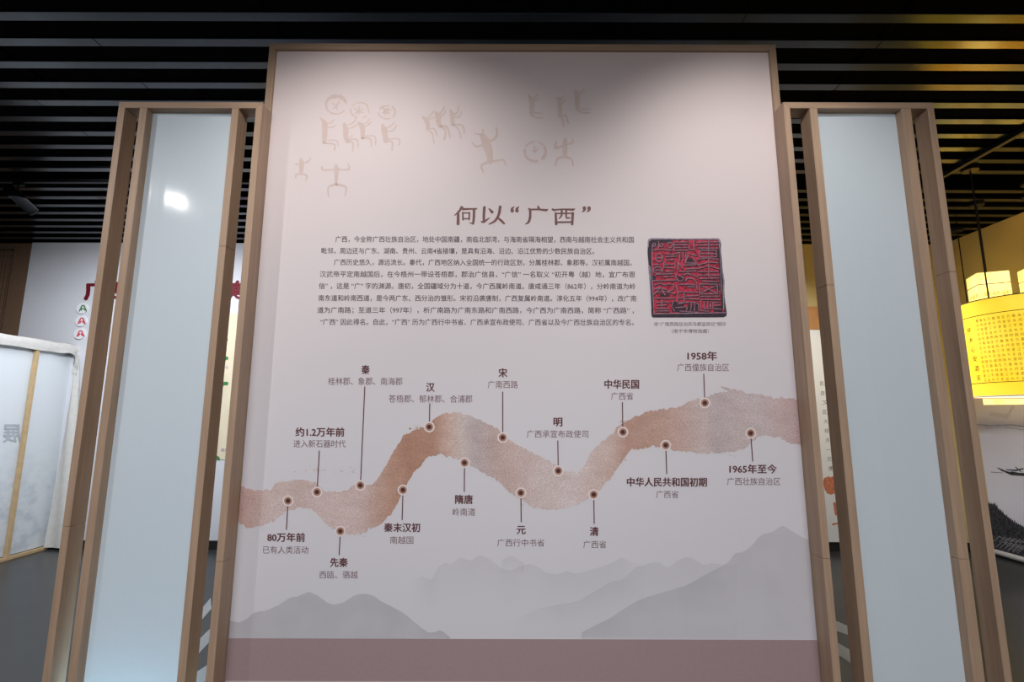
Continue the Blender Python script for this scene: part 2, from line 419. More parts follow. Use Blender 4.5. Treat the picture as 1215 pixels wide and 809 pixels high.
ceil_ = base('ceiling', (0, 0, CEIL), 'black open ceiling with rows of dark slats', None, kind='structure')
bm_obj('soffit', box(XL - .1, XR + .1, YF - .1, YB + 0.3, 4.55, 4.6), M['void'], ceil_)
for q in ((XL - .1, XL, YF, YB + .3), (XR, XR + .1, YF, YB + .3), (XL - .1, XR + .1, YF - .1, YF), (XL, XR, YB - .0, YB + .1)):
    bm_obj('void_side', box(*q, CEIL + .012, 4.55), M['void'], ceil_)
SP = 0.1957
slat_me = None
k = 0
y = 2.487
rows = []
yy = y
while yy > -3.9: yy -= SP
while yy < 6.0:
    yy += SP
    if yy < 6.13 and yy > -3.9: rows.append(yy)
proto = {}
segs = [(-8.15, -4.35), (-4.346, -0.52), (-0.516, 3.31), (3.314, 5.56)]
for r_i, ry in enumerate(rows):
    if abs(ry - (y + 10 * SP)) < 0.02: continue
    sh = (r_i % 2) * 0.9
    for j, (a, b) in enumerate(((-8.15, -3.4 + sh), (-3.396 + sh, 1.3 + sh), (1.304 + sh, 5.56))):
        key = (j, r_i % 2)
        if key not in proto:
            o = bm_obj('ceiling_slat', box(a, b, ry - 0.032, ry + 0.032, CEIL, CEIL + 0.022, 0.002), M['slat'], ceil_, origin=(0, ry, CEIL))
            proto[key] = o
        else:
            o = proto[key].copy(); COL.objects.link(o); o.location = (0, ry, 0)
# carrier rails that hold the slats up in the void
for cx in (-6.8, -5.0, -3.2, -1.4, 0.4, 2.2, 4.0):
    bm_obj('carrier_rail', box(cx - 0.015, cx + 0.015, YF + 0.1, YB - 0.05, CEIL + 0.024, CEIL + 0.05), M['void'], ceil_)

# lattice wall at the far left
lat = base('wall_lattice', (-7.2, YB + 0.1, 0), 'dark brown vertical timber lattice left of the white wall', None, kind='structure')
bm_obj('backing', box(XL, -6.24, YB + 0.12, YB + 0.2, 0, CEIL + 0.2), M['void'], lat)
bm_obj('edge_post', box(-6.46, -6.245, YB - 0.0, YB + 0.11, 0, CEIL), M['dark_wood'], lat)
bm_obj('top_rail', box(XL, -6.465, YB + 0.0, YB + 0.11, CEIL - 0.08, CEIL - 0.0), M['dark_wood'], lat)
bm_obj('cross_bar', box(XL, -6.465, YB + 0.085, YB + 0.1, 2.78, 2.80), M['dark_wood'], lat)
first = None
xx = -6.51
while xx > -8.1:
    if first is None:
        first = bm_obj('lattice_slat', box(xx - 0.011, xx + 0.011, YB + 0.03, YB + 0.08, 0.0, CEIL - 0.082), M['dark_wood'], lat, origin=(xx, YB + 0.05, 0)); x00 = xx; fl0 = first.location.copy()
    else:
        o = first.copy(); COL.objects.link(o); o.location = fl0 + Vector((xx - x00, 0, 0))
    xx -= 0.048

# ------------------------------------------------------------------ main exhibition panel
YP = 2.472                       # front of the frame
YS = 2.490                       # printed surface
BP = Plane('Y', YS, (0, -1, 0))
oL = atY(319.8, 52, YP).x; oR = atY(920.3, 53.4, YP).x
zT = atY(620, 52.0, YP).z; T = 0.036
ctr = (oL + oR) / 2
pan = base('exhibition_panel', (ctr, YP, 0), 'tall pale pink printed exhibition panel with large title and timeline, in a wooden frame', 'panel')
def frame_prisms(x0, x1, z0, z1, t, y0, y1, parent, names, seams=None):
    m1, m2 = M['wood_z'], M['wood_x']; g = 0.0006
    bm_obj(names[0], prism([(x0, z1), (x0 + t, z1 - t), (x1 - t, z1 - t), (x1, z1)], y0, y1), m2, parent)
    bm_obj(names[1], prism([(x0, z0), (x1, z0), (x1 - t, z0 + t), (x0 + t, z0 + t)], y0, y1), m2, parent)
    for side in (0, 1):
        if side == 0: P = lambda za, zb, ma, mb: [(x0, za), (x0 + t, za + (t if ma else 0)), (x0 + t, zb - (t if mb else 0)), (x0, zb)]
        else: P = lambda za, zb, ma, mb: [(x1, za), (x1, zb), (x1 - t, zb - (t if mb else 0)), (x1 - t, za + (t if ma else 0))]
        sm = seams[side] if seams else None
        if sm:
            bm_obj(names[2], prism(P(z0, sm - g, True, False), y0, y1), m1, parent)
            bm_obj(names[2], prism(P(sm + g, z1, False, True), y0, y1), m1, parent)
        else:
            bm_obj(names[2], prism(P(z0, z1, True, True), y0, y1), m1, parent)
frame_prisms(oL, oR, 0.0, zT, T, YP, YP + 0.075, pan, ('top_rail', 'bottom_rail', 'frame_upright'))
board = bm_obj('print_board', box(oL + T, oR - T, YS, YS + 0.04, T, zT - T), M['paper'], pan, origin=(ctr, YS, 0))

# mountains
def ridge(crest, bottom, a_top, a_bot, lift, n=9, fade=1.0, jag=0.5, endfade=0):
    pts = smooth_pts(crest, 5)
    pts = [(x, y + random.uniform(-jag, jag)) for x, y in pts]
    V, Fc, A = [], [], []
    N = len(pts)
    for i, (x, y) in enumerate(pts):
        for j in range(n + 1):
            t = j / n; V.append(BP.P(x, y + (bottom - y) * t, lift))
            e = 1.0
            if endfade: e = min(1, i / (N * endfade), (N - 1 - i) / (N * endfade)) if endfade > 0 else 1
            A.append((a_top + (a_bot - a_top) * min(1, t / fade)) * max(0, e))
    for i in range(N - 1):
        for j in range(n):
            q = i * (n + 1) + j; Fc.append((q, q + n + 1, q + n + 2, q + 1))
    o = mesh_obj('mountain', V, Fc, M['mountain'], board)
    ca = o.data.color_attributes.new('ink', 'FLOAT_COLOR', 'POINT')
    for i, a in enumerate(A): ca.data[i].color = (a, a, a, 1)
    return o
RB = 975.0
ridge([(485, 690), (500, 684), (512, 687), (520, 673), (528, 668), (535, 669), (546, 662), (558, 665), (569, 659), (580, 663), (592, 672), (604, 677), (614, 673), (628, 669), (640, 674), (650, 680), (662, 681), (673, 678), (684, 680), (700, 676), (726, 668), (737, 662), (748, 666), (765, 672)], 756, 0.10, 0.01, 0.0002, fade=0.6, jag=0.3, endfade=0.08)
ridge([(596, 664), (606, 660), (612, 662), (622, 669)], 680, 0.10, 0.01, 0.00025, jag=0.3)
ridge([(610, 735), (640, 722), (680, 714), (700, 705), (725, 690), (738, 687), (752, 675), (764, 670), (781, 667), (792, 673), (806, 664), (816, 661), (824, 664), (836, 670), (846, 668), (860, 670), (875, 668)], 756, 0.11, 0.02, 0.0003, fade=0.7, jag=0.3, endfade=0.1)
ridge([(690, 750), (722, 734), (752, 715), (775, 706), (795, 700), (815, 694), (840, 680), (862, 668), (872, 657), (880, 655), (890, 649), (903, 635), (916, 631), (928, 624), (938, 629), (950, 636), (962, 642), (972, 645)], 758, 0.19, 0.12, 0.00035, fade=1.0, jag=0.3)
ridge([(269, 735), (282, 738), (291, 735), (302, 727), (316, 724), (330, 718), (342, 710), (354, 707), (366, 702.5), (376, 706), (386, 713), (395, 717), (408, 714), (420, 707), (432, 704.5), (443, 707), (452, 713), (466, 720), (480, 728), (492, 738), (506, 749), (514, 750), (521, 748), (527, 750), (534, 756)], 759, 0.27, 0.22, 0.0004, jag=0.35)

# bottom band + brocade border
def quad_obj(name, x0, x1, z0, z1, mat, lift):
    yv = YS - lift
    return mesh_obj(name, [(x0, yv, z0), (x1, yv, z0), (x1, yv, z1), (x0, yv, z1)], [(0, 1, 2, 3)], mat, board)
zb1 = BP.P(620, 758.0).z; zb0 = BP.P(620, 808.5).z
iL, iR = oL + T + 0.001, oR - T - 0.001
quad_obj('mauve_band', iL, iR, zb0, zb1, M['band'], 0.0006)
quad_obj('border_strip', iL, iR, zb0 - 0.10, zb0, M['strip'], 0.0005)
quad_obj('mauve_band', iL, iR, T + 0.001, zb0 - 0.10, M['band'], 0.0006)
V, Fc = [], []
xx = iL + 0.01; yv = YS - 0.0008; zc = zb0 - 0.055
while xx < iR - 0.05:
    for (dx, dz, w_, h_) in ((0, 0.03, 0.012, 0.01), (0.008, 0.02, 0.012, 0.014), (0.016, 0.008, 0.012, 0.016), (0.008, -0.006, 0.012, 0.014), (0, -0.018, 0.012, 0.014), (0.02, 0.03, 0.012, 0.008), (0.02, -0.026, 0.014, 0.008)):
        i = len(V); V += [(xx + dx, yv, zc + dz), (xx + dx + w_, yv, zc + dz), (xx + dx + w_, yv, zc + dz + h_), (xx + dx, yv, zc + dz + h_)]; Fc.append((i, i + 1, i + 2, i + 3))
    xx += 0.042
o = mesh_obj('brocade_pattern', V, Fc, M['ink_title'], board); o['kind'] = 'stuff'

# watercolour ribbon
TOP = [(270, 572), (282, 575.7), (291, 579), (304.6, 582.6), (322, 580), (327, 572), (344, 570), (358, 569), (374, 572), (384, 582), (405, 584), (413.5, 580), (422, 575), (443, 574), (450, 565), (458.5, 551.4), (467, 534), (476, 522), (478.6, 515.8), (493, 510), (502.7, 507.4), (517, 495.5), (525, 491), (539.6, 489.4), (554, 490.7), (568.6, 498.7), (589.4, 507.4), (604, 521), (620, 532), (639, 539.6), (658.5, 550), (668, 558), (684, 561.4), (692, 554), (700, 538), (710, 527), (728, 513.5), (731.7, 506.8), (745, 498.5), (756.8, 491.8), (773.4, 487.4), (803.5, 483.4), (816.8, 476.8), (830, 471.8), (853.5, 466.8), (863, 465), (870, 462.5), (880, 465), (903.6, 468.4), (923.6, 471.8), (953.6, 474.5)]
BOT = [(268, 600), (278.6, 613.7), (285.6, 622.4), (296, 627.5), (311.5, 624), (325, 617), (335.7, 608.5), (346, 603), (368.6, 602.6), (377, 610), (387.6, 622.4), (401.4, 631.7), (422, 634.5), (436, 629), (449.9, 622.4), (463.7, 610), (472, 596.4), (477.5, 586), (481.8, 574), (489.8, 563), (497.8, 553.4), (507.5, 542), (523.6, 538), (546, 545.3), (568.6, 558), (591, 571), (607, 585.5), (620, 593.5), (632.8, 601.6), (658.5, 604.8), (677.8, 601.6), (694, 593.5), (705, 588), (718.4, 573.6), (731.7, 556.9), (740, 543.5), (748.4, 533.5), (773.4, 530.2), (806.8, 533.5), (830, 537.5), (856.9, 537.5), (883.6, 532.8), (903.6, 516.8), (923.6, 518.5), (940, 525), (957.5, 530)]
def ragged(P, amp):
    out = []
    for a, b in zip(P, P[1:]):
        L = math.hypot(b[0] - a[0], b[1] - a[1]); n = max(1, int(L / 2.0)); nx, ny = -(b[1] - a[1]) / L, (b[0] - a[0]) / L
        for k in range(n):
            t = k / n; d = random.gauss(0, amp) if k else random.gauss(0, amp * .5)
            out.append((a[0] + (b[0] - a[0]) * t + nx * d, a[1] + (b[1] - a[1]) * t + ny * d))
    out.append(P[-1]); return out
def interp(P, x):
    for a, b in zip(P, P[1:]):
        if a[0] <= x <= b[0] and b[0] > a[0]: return a[1] + (b[1] - a[1]) * (x - a[0]) / (b[0] - a[0])
    return P[-1][1]
def mono(P):
    out = [P[0]]
    for p in P[1:]:
        if p[0] > out[-1][0] + .3: out.append(p)
    return out
TOPm, BOTm = mono(TOP), mono(BOT)
ribM = ribbon_mat(BP.P(282, 590).x - ctr, BP.P(952, 500).x - ctr)
V, Fc = [], []
xcol = 266.0; n_t = n_b = 0.0; ncol = 0
while xcol < 962:
    n_t = n_t * 0.6 + random.gauss(0, 0.7); n_b = n_b * 0.6 + random.gauss(0, 0.8)
    for py in (interp(TOPm, xcol) + n_t, interp(BOTm, xcol) + n_b):
        p = BP.P(xcol, py, 0.0009); p.x = max(iL, min(iR, p.x)); V.append(p)
    if ncol: q = 2 * ncol; Fc.append((q - 2, q - 1, q + 1, q))
    ncol += 1; xcol += 1.1
mesh_obj('watercolour_ribbon', V, Fc, ribM, board)
strokes_obj('ribbon_spur', [([(856, 459), (864, 462), (872, 468), (882, 472)], [1.5, 4, 6, 6])], BP, ribM, board, lift=0.0012)
# loose splashes beside the ribbon
V, Fc = [], []
for (cx, cy, n, sx, sy, r0) in ((378, 558, 16, 20, 4, 1.0), (405, 561, 14, 14, 4, 1.1), (340, 571, 10, 16, 2, 1.0), (495, 510, 22, 9, 5, 1.2), (501, 545, 2, 3, 3, 1.4), (741, 546, 8, 4, 5, 1.0), (424, 636, 9, 10, 2, 0.8), (470, 590, 8, 6, 6, 0.8), (740, 500, 8, 8, 4, 1.0), (558, 563, 3, 8, 3, 0.5), (945, 465, 4, 8, 2, 0.5), (310, 627, 6, 10, 2, 0.8), (622, 597, 10, 10, 3, 0.7), (870, 540, 8, 12, 2, 0.7)):
    for _ in range(n):
        x, yq, r = cx + random.gauss(0, sx * .6), cy + random.gauss(0, sy * .6), r0 * random.uniform(.3, 1.0)
        i = len(V); V += [BP.P(x + r * random.uniform(.7, 1.5) * math.cos(t), yq + r * random.uniform(.6, 1) * math.sin(t), 0.0008) for t in [2 * math.pi * q / 7 for q in range(7)]]
        Fc.append(tuple(range(i, i + 7)))
mesh_obj('ink_splashes', V, Fc, ribM, board)['kind'] = 'stuff'

# timeline marks
TL = [  # bold, x0,x1,y ; caption,x0,x1,y ; marker x,y ; stem end x,y
 ('80万年前', 317.4, 361.7, 637.6, '已有人类活动', 311.9, 365.8, 652.4, 341.9, 594, 339.9, 628),
 ('约1.2万年前', 350.9, 408.4, 512.7, '进入新石器时代', 348.2, 410.1, 526.5, 376.2, 583.6, 379, 535),
 ('秦', 429, 438.5, 438.7, '桂林郡、象郡、南海郡', 389.3, 477.5, 452.5, 427.7, 575.7, 432.9, 459),
 ('先秦', 391.8, 412.5, 667.3, '西瓯、骆越', 379, 424.6, 681.8, 403.9, 630, 402.5, 658),
 ('秦末汉初', 455.7, 498.2, 626, '南越国', 462.8, 490.5, 640.8, 478.2, 581.2, 477.2, 616.5),
 ('汉', 505.9, 515.5, 459.5, '苍梧郡、郁林郡、合浦郡', 461.2, 560.5, 473.3, 509.4, 506.5, 510, 479),
 ('隋唐', 540.3, 560.8, 592.6, '岭南道', 537, 564, 607.4, 551.2, 548.9, 550.9, 583),
 ('宋', 591.7, 601.7, 442.5, '广南西路', 578.8, 614.5, 456.3, 596.5, 519, 596.5, 465),
 ('元', 613.2, 623.5, 628.6, '广西行中书省', 590, 646, 644, 618, 584.5, 618.4, 619),
 ('明', 657, 667, 500.7, '广西承宣布政使司', 625, 698, 515, 662.4, 558.5, 661.8, 523),
 ('清', 700, 710, 630.6, '广西省', 692, 719.4, 646, 704.4, 586.6, 705, 621),
 ('中华民国', 717.4, 758, 456, '广西省', 725, 751.4, 470, 739, 512.5, 738.4, 477.4),
 ('中华人民共和国初期', 744, 838.5, 572, '广西省', 778.5, 805, 586.6, 789.8, 528.2, 791, 562),
 ('1958年', 815.8, 850.5, 422.4, '广西僮族自治区', 803.5, 865, 436, 836.2, 478, 834.9, 443.7),
 ('1965年至今', 865.6, 921.3, 556.5, '广西壮族自治区', 862.6, 926, 571.2, 890.6, 513.8, 893, 547)]
for (b, bx0, bx1, by, c, cx0, cx1, cy, mx_, my_, sx_, sy_) in TL:
    sl = 0.0028 * (bx1 - bx0)
    text_obj('timeline_date', b, bx0, bx1, by, 11.4, BP, M['ink_label'], board, 0.034, slope=sl)
    text_obj('timeline_caption', c, cx0, cx1, cy, 9.8, BP, M['ink_caption'], board, 0.0, slope=0.0028 * (cx1 - cx0))
    strokes_obj('timeline_stem', [([(mx_, my_), (sx_, sy_)], 1.25)], BP, M['ink_label'], board, lift=0.0011)
    V, Fc, fm = [], [], []
    for (r, mi, lf) in ((6.4, 0, 0.0013), (4.7, 1, 0.0015), (2.7, 2, 0.0017)):
        i = len(V); V += [BP.P(mx_ + r * math.cos(2 * math.pi * q / 28), my_ + r * math.sin(2 * math.pi * q / 28), lf) for q in range(28)]
        Fc.append(tuple(range(i, i + 28))); fm.append(mi)
    mesh_obj('timeline_marker', V, Fc, [M['dot_white'], M['dot_brown'], M['dot_dark']], board, fm)

# body text
BODY = [
 ('广西，今全称广西壮族自治区，地处中国南疆，南临北部湾，与海南省隔海相望，西南与越南社会主义共和国', 398, 752, 284.2),
 ('毗邻，周边还与广东、湖南、贵州、云南4省接壤，是具有沿海、沿边、沿江优势的少数民族自治区。', 381.5, 705, 297.9),
 ('广西历史悠久，源远流长。秦代，广西地区纳入全国统一的行政区划，分属桂林郡、象郡等。汉初属南越国。', 396.3, 749.5, 311.5),
 ('汉武帝平定南越国后，在今梧州一带设苍梧郡，郡治广信县，“广信” 一名取义 “初开粤（越）地，宜广布恩', 379.5, 753.5, 325.6),
 ('信” ，这是 “广” 字的渊源。唐初，全国疆域分为十道，今广西属岭南道。唐咸通三年（862年），分岭南道为岭', 378.5, 754, 339.6),
 ('南东道和岭南西道，是今两广东、西分治的雏形。宋初沿袭唐制，广西复属岭南道。淳化五年（994年），改广南', 378, 755, 354),
 ('道为广南路；至道三年（997年），析广南路为广南东路和广南西路，今广西为广南西路，简称 “广西路” ，', 376.5, 752, 368.2),
 ('“广西” 因此得名。自此，“广西” 历为广西行中书省、广西承宣布政使司、广西省以及今广西壮族自治区的专名。', 380, 752, 382.3)]
for s, a, b, yq in BODY:
    text_obj('text_line', s, a, b, yq, 7.9, BP, M['ink_body'], board, 0.008, slope=0.6)
text_obj('seal_caption', '宋“广南西路驻泊兵马都监铜记”铜印', 776, 861, 384.6, 5.2, BP, M['ink_body'], board, 0.0)
text_obj('seal_caption', '（南宁市博物馆藏）', 797, 841, 392.9, 5.2, BP, M['ink_body'], board, 0.0)

# heading, brush drawn
HO, HS = (530, 235), 6.75
HEAD = {
 'heading_he': [([(119, 72), (100, 106), (64, 138)], [17, 15, 7]), ([(92, 112), (92, 150), (91, 206)], [16, 20, 22]), ([(130, 72), (137, 88)], [6, 12]), ([(130, 90), (180, 87), (240, 88)], [16, 13, 8]), ([(225, 86), (244, 82)], [10, 4]),
      ([(129, 116), (131, 174)], 12), ([(127, 120), (184, 118)], 10), ([(182, 116), (180, 172)], 12), ([(130, 166), (182, 165)], 10), ([(219, 88), (218, 150), (212, 205)], [18, 18, 16]), ([(212, 206), (180, 196)], [14, 4])],
 'heading_yi': [([(302, 74), (298, 130), (298, 184)], [20, 19, 18]), ([(276, 188), (298, 190), (345, 157)], [8, 18, 5]), ([(340, 86), (364, 112)], [10, 22]), ([(428, 70), (418, 130), (388, 182), (338, 210)], [20, 19, 17, 8]), ([(402, 152), (438, 182), (460, 204)], [10, 18, 14])],
 'heading_quote_open': [([(525, 102), (524, 86), (541, 69)], [26, 18, 5]), ([(563, 102), (562, 86), (579, 69)], [26, 18, 5])],
 'heading_guang': [([(732, 68), (738, 84)], [14, 18]), ([(655, 82), (668, 93)], [8, 14]), ([(662, 93), (735, 91), (795, 97), (810, 88)], [13, 13, 17, 4]), ([(668, 93), (668, 150), (656, 192), (630, 209)], [18, 18, 17, 6])],
 'heading_xi': [([(848, 90), (862, 98)], [14, 14]), ([(855, 96), (930, 90), (1008, 93), (1026, 84)], [13, 11, 17, 4]), ([(873, 120), (877, 208)], [15, 20]), ([(872, 124), (1010, 122)], 11), ([(1010, 120), (1005, 210)], [18, 18]), ([(880, 194), (1005, 192)], 13),
      ([(921, 96), (920, 138), (899, 166)], [14, 14, 6]), ([(957, 96), (957, 150), (966, 160), (988, 158)], [14, 13, 12, 9])],
 'heading_quote_close': [([(1102, 80), (1103, 95), (1086, 112)], [26, 18, 5]), ([(1140, 80), (1141, 95), (1124, 112)], [26, 18, 5])]}
for kx, st in HEAD.items():
    strokes_obj('heading_character' if 'quote' not in kx else 'heading_quote_mark', st, BP, M['ink_title'], board, HO, HS, curve=True, fat=1.14)

# pictographs
def fig(name, org, sc, strokes): strokes_obj(name, strokes, BP, M['glyph'], board, org, sc, curve=True)
A_, As = (370, 100), 10.12
def arc(cx, cy, rx, ry, a0, a1, n=10): return [(cx + rx * math.cos(math.radians(a0 + (a1 - a0) * i / n)), cy + ry * math.sin(math.radians(a0 + (a1 - a0) * i / n))) for i in range(n + 1)]
fig('drum_pictograph', A_, As, [(arc(292, 250, 122, 108, -10, -180, 12), [14, 30, 42, 48, 50, 34, 60, 55, 40, 40, 30, 24, 18]), (arc(292, 250, 120, 108, 180, 35, 10), [22, 12]), ([(250, 225), (285, 265), (310, 310)], 14), ([(330, 200), (305, 250), (290, 275), (240, 290)], [12, 20, 16, 8])])
fig('drum_pictograph', A_, As, [(arc(580, 320, 112, 100, -115, -50, 6), 12), ([(650, 235), (670, 270), (690, 345)], 14), (arc(580, 315, 112, 92, -150, -120, 3), 10), (arc(580, 310, 115, 92, 185, 110, 6), 18), ([(615, 400), (655, 388)], 12), ([(515, 290), (560, 325), (610, 340)], 15), ([(570, 275), (562, 325), (565, 360)], 15), ([(612, 295), (560, 325), (520, 350)], 15)])
fig('drum_pictograph', A_, As, [([(820, 290), (850, 270), (930, 255)], [26, 20, 12]), (arc(905, 335, 95, 82, -50, 45, 8), [22, 16]), (arc(905, 335, 105, 82, 175, 70, 8), 16), ([(860, 290), (885, 320), (880, 375)], [26, 34, 10]), ([(955, 305), (885, 320), (935, 355)], [10, 34, 10]), ([(920, 285), (885, 320), (845, 350)], [16, 34, 10])])
def dancer(name, org, sc, tr, arms, legs): fig(name, org, sc, [tr] + arms + legs)
dancer('dancer_pictograph', A_, As, ([(95, 400), (130, 430), (155, 480), (155, 600), (148, 690)], [8, 35, 65, 65, 50]), [([(185, 468), (235, 462), (270, 420)], [12, 15, 10]), ([(185, 515), (240, 520), (295, 485)], [12, 15, 10])], [([(160, 675), (295, 675), (313, 735)], [10, 14, 14]), ([(150, 705), (270, 722), (272, 790)], [16, 18, 18])])
dancer('dancer_pictograph', A_, As, ([(395, 485), (410, 560), (405, 620), (430, 680)], [50, 70, 60, 60]), [([(440, 490), (500, 460), (535, 405)], [12, 16, 12]), ([(440, 530), (500, 515), (570, 465)], [12, 16, 10]), ([(465, 640), (475, 615), (495, 620)], 12)], [([(440, 665), (540, 665), (555, 750)], [14, 18, 16]), ([(430, 690), (495, 700), (490, 805)], [18, 18, 14])])
dancer('dancer_pictograph', A_, As, ([(555, 460), (600, 500), (612, 570), (610, 640)], [18, 70, 55, 50]), [([(625, 475), (665, 455), (700, 410)], [12, 15, 10]), ([(640, 505), (680, 485), (715, 450)], [10, 18, 12])], [([(620, 625), (755, 625), (765, 720)], [12, 14, 18]), ([(610, 645), (700, 655), (715, 745)], [18, 18, 16])])
dancer('dancer_pictograph', A_, As, ([(850, 495), (868, 545), (880, 620), (885, 680)], [40, 75, 60, 55]), [([(890, 530), (950, 500), (1000, 450)], [16, 18, 8]), ([(900, 560), (970, 560), (1020, 490)], [12, 16, 14])], [([(900, 662), (1045, 655), (1048, 730)], [12, 16, 18]), ([(900, 685), (965, 695), (963, 795)], [16, 18, 18])])
B_, Bs = (490, 110), 8.09
dancer('dancer_pictograph', B_, Bs, ([(90, 232), (130, 265), (143, 310), (142, 350)], [12, 48, 38, 30]), [([(145, 245), (170, 215), (205, 178)], [10, 10, 12]), ([(155, 255), (215, 235)], 9)], [([(150, 345), (205, 350), (232, 415)], [12, 14, 12]), ([(145, 355), (185, 395), (202, 485)], [14, 14, 14])])
dancer('dancer_pictograph', B_, Bs, ([(215, 190), (245, 220), (243, 280), (262, 325)], [12, 60, 45, 40]), [([(262, 200), (285, 165), (300, 135)], [12, 14, 14]), ([(275, 225), (300, 200), (313, 170)], [12, 14, 10])], [([(275, 315), (330, 335), (357, 430)], [14, 20, 14]), ([(270, 325), (312, 365), (302, 445)], [16, 16, 20])])
dancer('dancer_pictograph', B_, Bs, ([(358, 165), (378, 215), (378, 260), (380, 300)], [12, 50, 40, 40]), [([(395, 205), (432, 185), (437, 128)], [12, 14, 12]), ([(400, 232), (445, 235), (470, 180)], [8, 12, 10])], [([(390, 305), (475, 315), (492, 392)], [10, 16, 14]), ([(390, 310), (440, 355), (463, 440)], [12, 14, 14])])
dancer('dancer_pictograph', B_, Bs, ([(660, 405), (690, 450), (715, 520), (735, 590), (738, 665)], [40, 75, 85, 62, 48]), [([(730, 470), (785, 440), (808, 385), (797, 332)], [20, 26, 22, 12]), ([(660, 505), (605, 515), (567, 475)], [22, 18, 12]), ([(590, 390), (645, 400)], [8, 14]), ([(672, 350), (672, 395)], [12, 18])], [([(740, 660), (815, 650), (868, 645), (890, 695)], [24, 18, 16, 12]), ([(735, 658), (665, 690), (660, 725), (677, 765)], [24, 22, 24, 14])])
C_, Cs = (610, 90), 6.74
dancer('dancer_pictograph', C_, Cs, ([(113, 150), (140, 195), (142, 250), (142, 300)], [8, 48, 38, 32]), [([(155, 185), (192, 148)], [12, 8]), ([(165, 198), (203, 178)], [10, 8])], [([(150, 293), (228, 302)], [14, 8]), ([(135, 312), (175, 332), (228, 336)], [14, 12, 8])])
dancer('dancer_pictograph', C_, Cs, ([(362, 185), (366, 240), (368, 320)], [36, 36, 34]), [([(328, 175), (360, 185)], [6, 14]), ([(385, 190), (405, 148)], [12, 8]), ([(388, 218), (418, 188)], [10, 8])], [([(375, 318), (415, 325), (432, 380)], [16, 16, 12]), ([(378, 325), (392, 360), (394, 405)], [14, 14, 10])])
dancer('dancer_pictograph', C_, Cs, ([(490, 120), (502, 150), (505, 200), (506, 258)], [24, 50, 40, 34]), [([(525, 130), (563, 105)], [10, 8]), ([(528, 145), (575, 128)], [12, 8])], [([(512, 252), (545, 265), (605, 268)], [14, 12, 10]), ([(502, 270), (545, 292), (605, 297)], [14, 12, 10])])
fig('drum_pictograph', C_, Cs, [(arc(168, 605, 88, 78, -150, -95, 6), 10), (arc(168, 605, 88, 78, -70, -25, 5), 9), (arc(168, 605, 84, 78, -25, 45, 6), [18, 26]), (arc(168, 608, 84, 74, 190, 80, 8), [20, 22]), ([(162, 562), (165, 612)], 13), ([(140, 590), (165, 605), (195, 582)], [6, 14, 6])])
fig('dancer_pictograph', C_, Cs, [([(408, 512), (406, 580), (404, 640)], [34, 42, 34]), ([(425, 548), (470, 535), (466, 500)], [10, 14, 8]), ([(385, 560), (332, 575), (338, 520)], [12, 26, 8]), ([(404, 645), (345, 665), (332, 718)], [22, 16, 12]), ([(404, 645), (460, 670), (472, 722)], [22, 16, 12])])
D_, Ds = (340, 170), 10.79
fig('dancer_pictograph', D_, Ds, [([(185, 200), (192, 260), (190, 330), (186, 385)], [32, 66, 58, 44]), ([(225, 250), (275, 235), (318, 180)], [14, 26, 6]), ([(160, 265), (118, 270)], [12, 22]), ([(190, 395), (125, 398), (118, 440)], [20, 20, 18]), ([(200, 392), (260, 415), (248, 475)], [16, 24, 16])])
fig('dancer_pictograph', D_, Ds, [([(633, 272), (637, 330), (638, 400), (632, 525)], [22, 72, 48, 34]), ([(670, 335), (800, 330), (783, 248)], [12, 26, 8]), ([(600, 335), (465, 342), (457, 298)], [12, 22, 24]), ([(632, 525), (535, 565), (540, 685)], [30, 22, 16]), ([(632, 525), (760, 560), (750, 665)], [30, 22, 16])])

# seal picture
SO, SS = (765, 278), 7.933
sp_ = lambda pts: [(SO[0] + x / SS, SO[1] + y_ / SS) for x, y_ in pts]
M['seal_dark'] = plain('seal_photo_dark', (58, 46, 56), 0.7, var=0.35, scale=45)
M['seal_grey'] = plain('seal_photo_grey', (150, 134, 150), 0.7, var=0.25, scale=60)
M['seal_line'] = plain('seal_photo_ridge', (140, 100, 114), 0.7, var=0.35, scale=60)
M['seal_shadow'] = plain('seal_photo_groove', (58, 30, 40), 0.7, var=0.4, scale=50)
M['seal_red'] = plain('seal_photo_red', (172, 40, 66), 0.7, var=0.75, scale=55)
body = [(28, 62), (40, 44), (64, 34), (300, 38), (690, 38), (708, 50), (718, 80), (716, 150), (728, 280), (745, 420), (752, 600), (772, 745), (768, 770), (742, 782), (78, 784), (64, 772), (58, 640), (48, 470), (36, 300), (26, 180)]
poly_obj('seal_picture', sp_(body), BP, M['seal_dark'], board, 0.0006)
poly_obj('seal_picture', sp_([(70, 65), (300, 55), (690, 55), (694, 250), (706, 430), (712, 560), (748, 738), (90, 746), (78, 560), (70, 380), (62, 220)]), BP, M['seal_red'], board, 0.0009)
for pl in ([(66, 62), (270, 56), (240, 78), (150, 85), (90, 130), (70, 180)], [(240, 640), (290, 630), (380, 680), (430, 660), (500, 660), (505, 725), (260, 735)], [(560, 440), (690, 430), (705, 520), (690, 540), (600, 455)], [(690, 60), (712, 80), (735, 480), (745, 700), (722, 700), (700, 420)], [(380, 210), (440, 230), (490, 300), (400, 310)], [(310, 390), (370, 380), (380, 450), (320, 450)], [(70, 380), (110, 395), (100, 440), (72, 430)], [(640, 690), (725, 680), (735, 735), (650, 730)], [(150, 560), (240, 560), (220, 590), (130, 590)], [(640, 150), (700, 160), (700, 225), (650, 215)]):
    poly_obj('seal_shadow', sp_(pl), BP, M['seal_dark'], board, 0.0011)
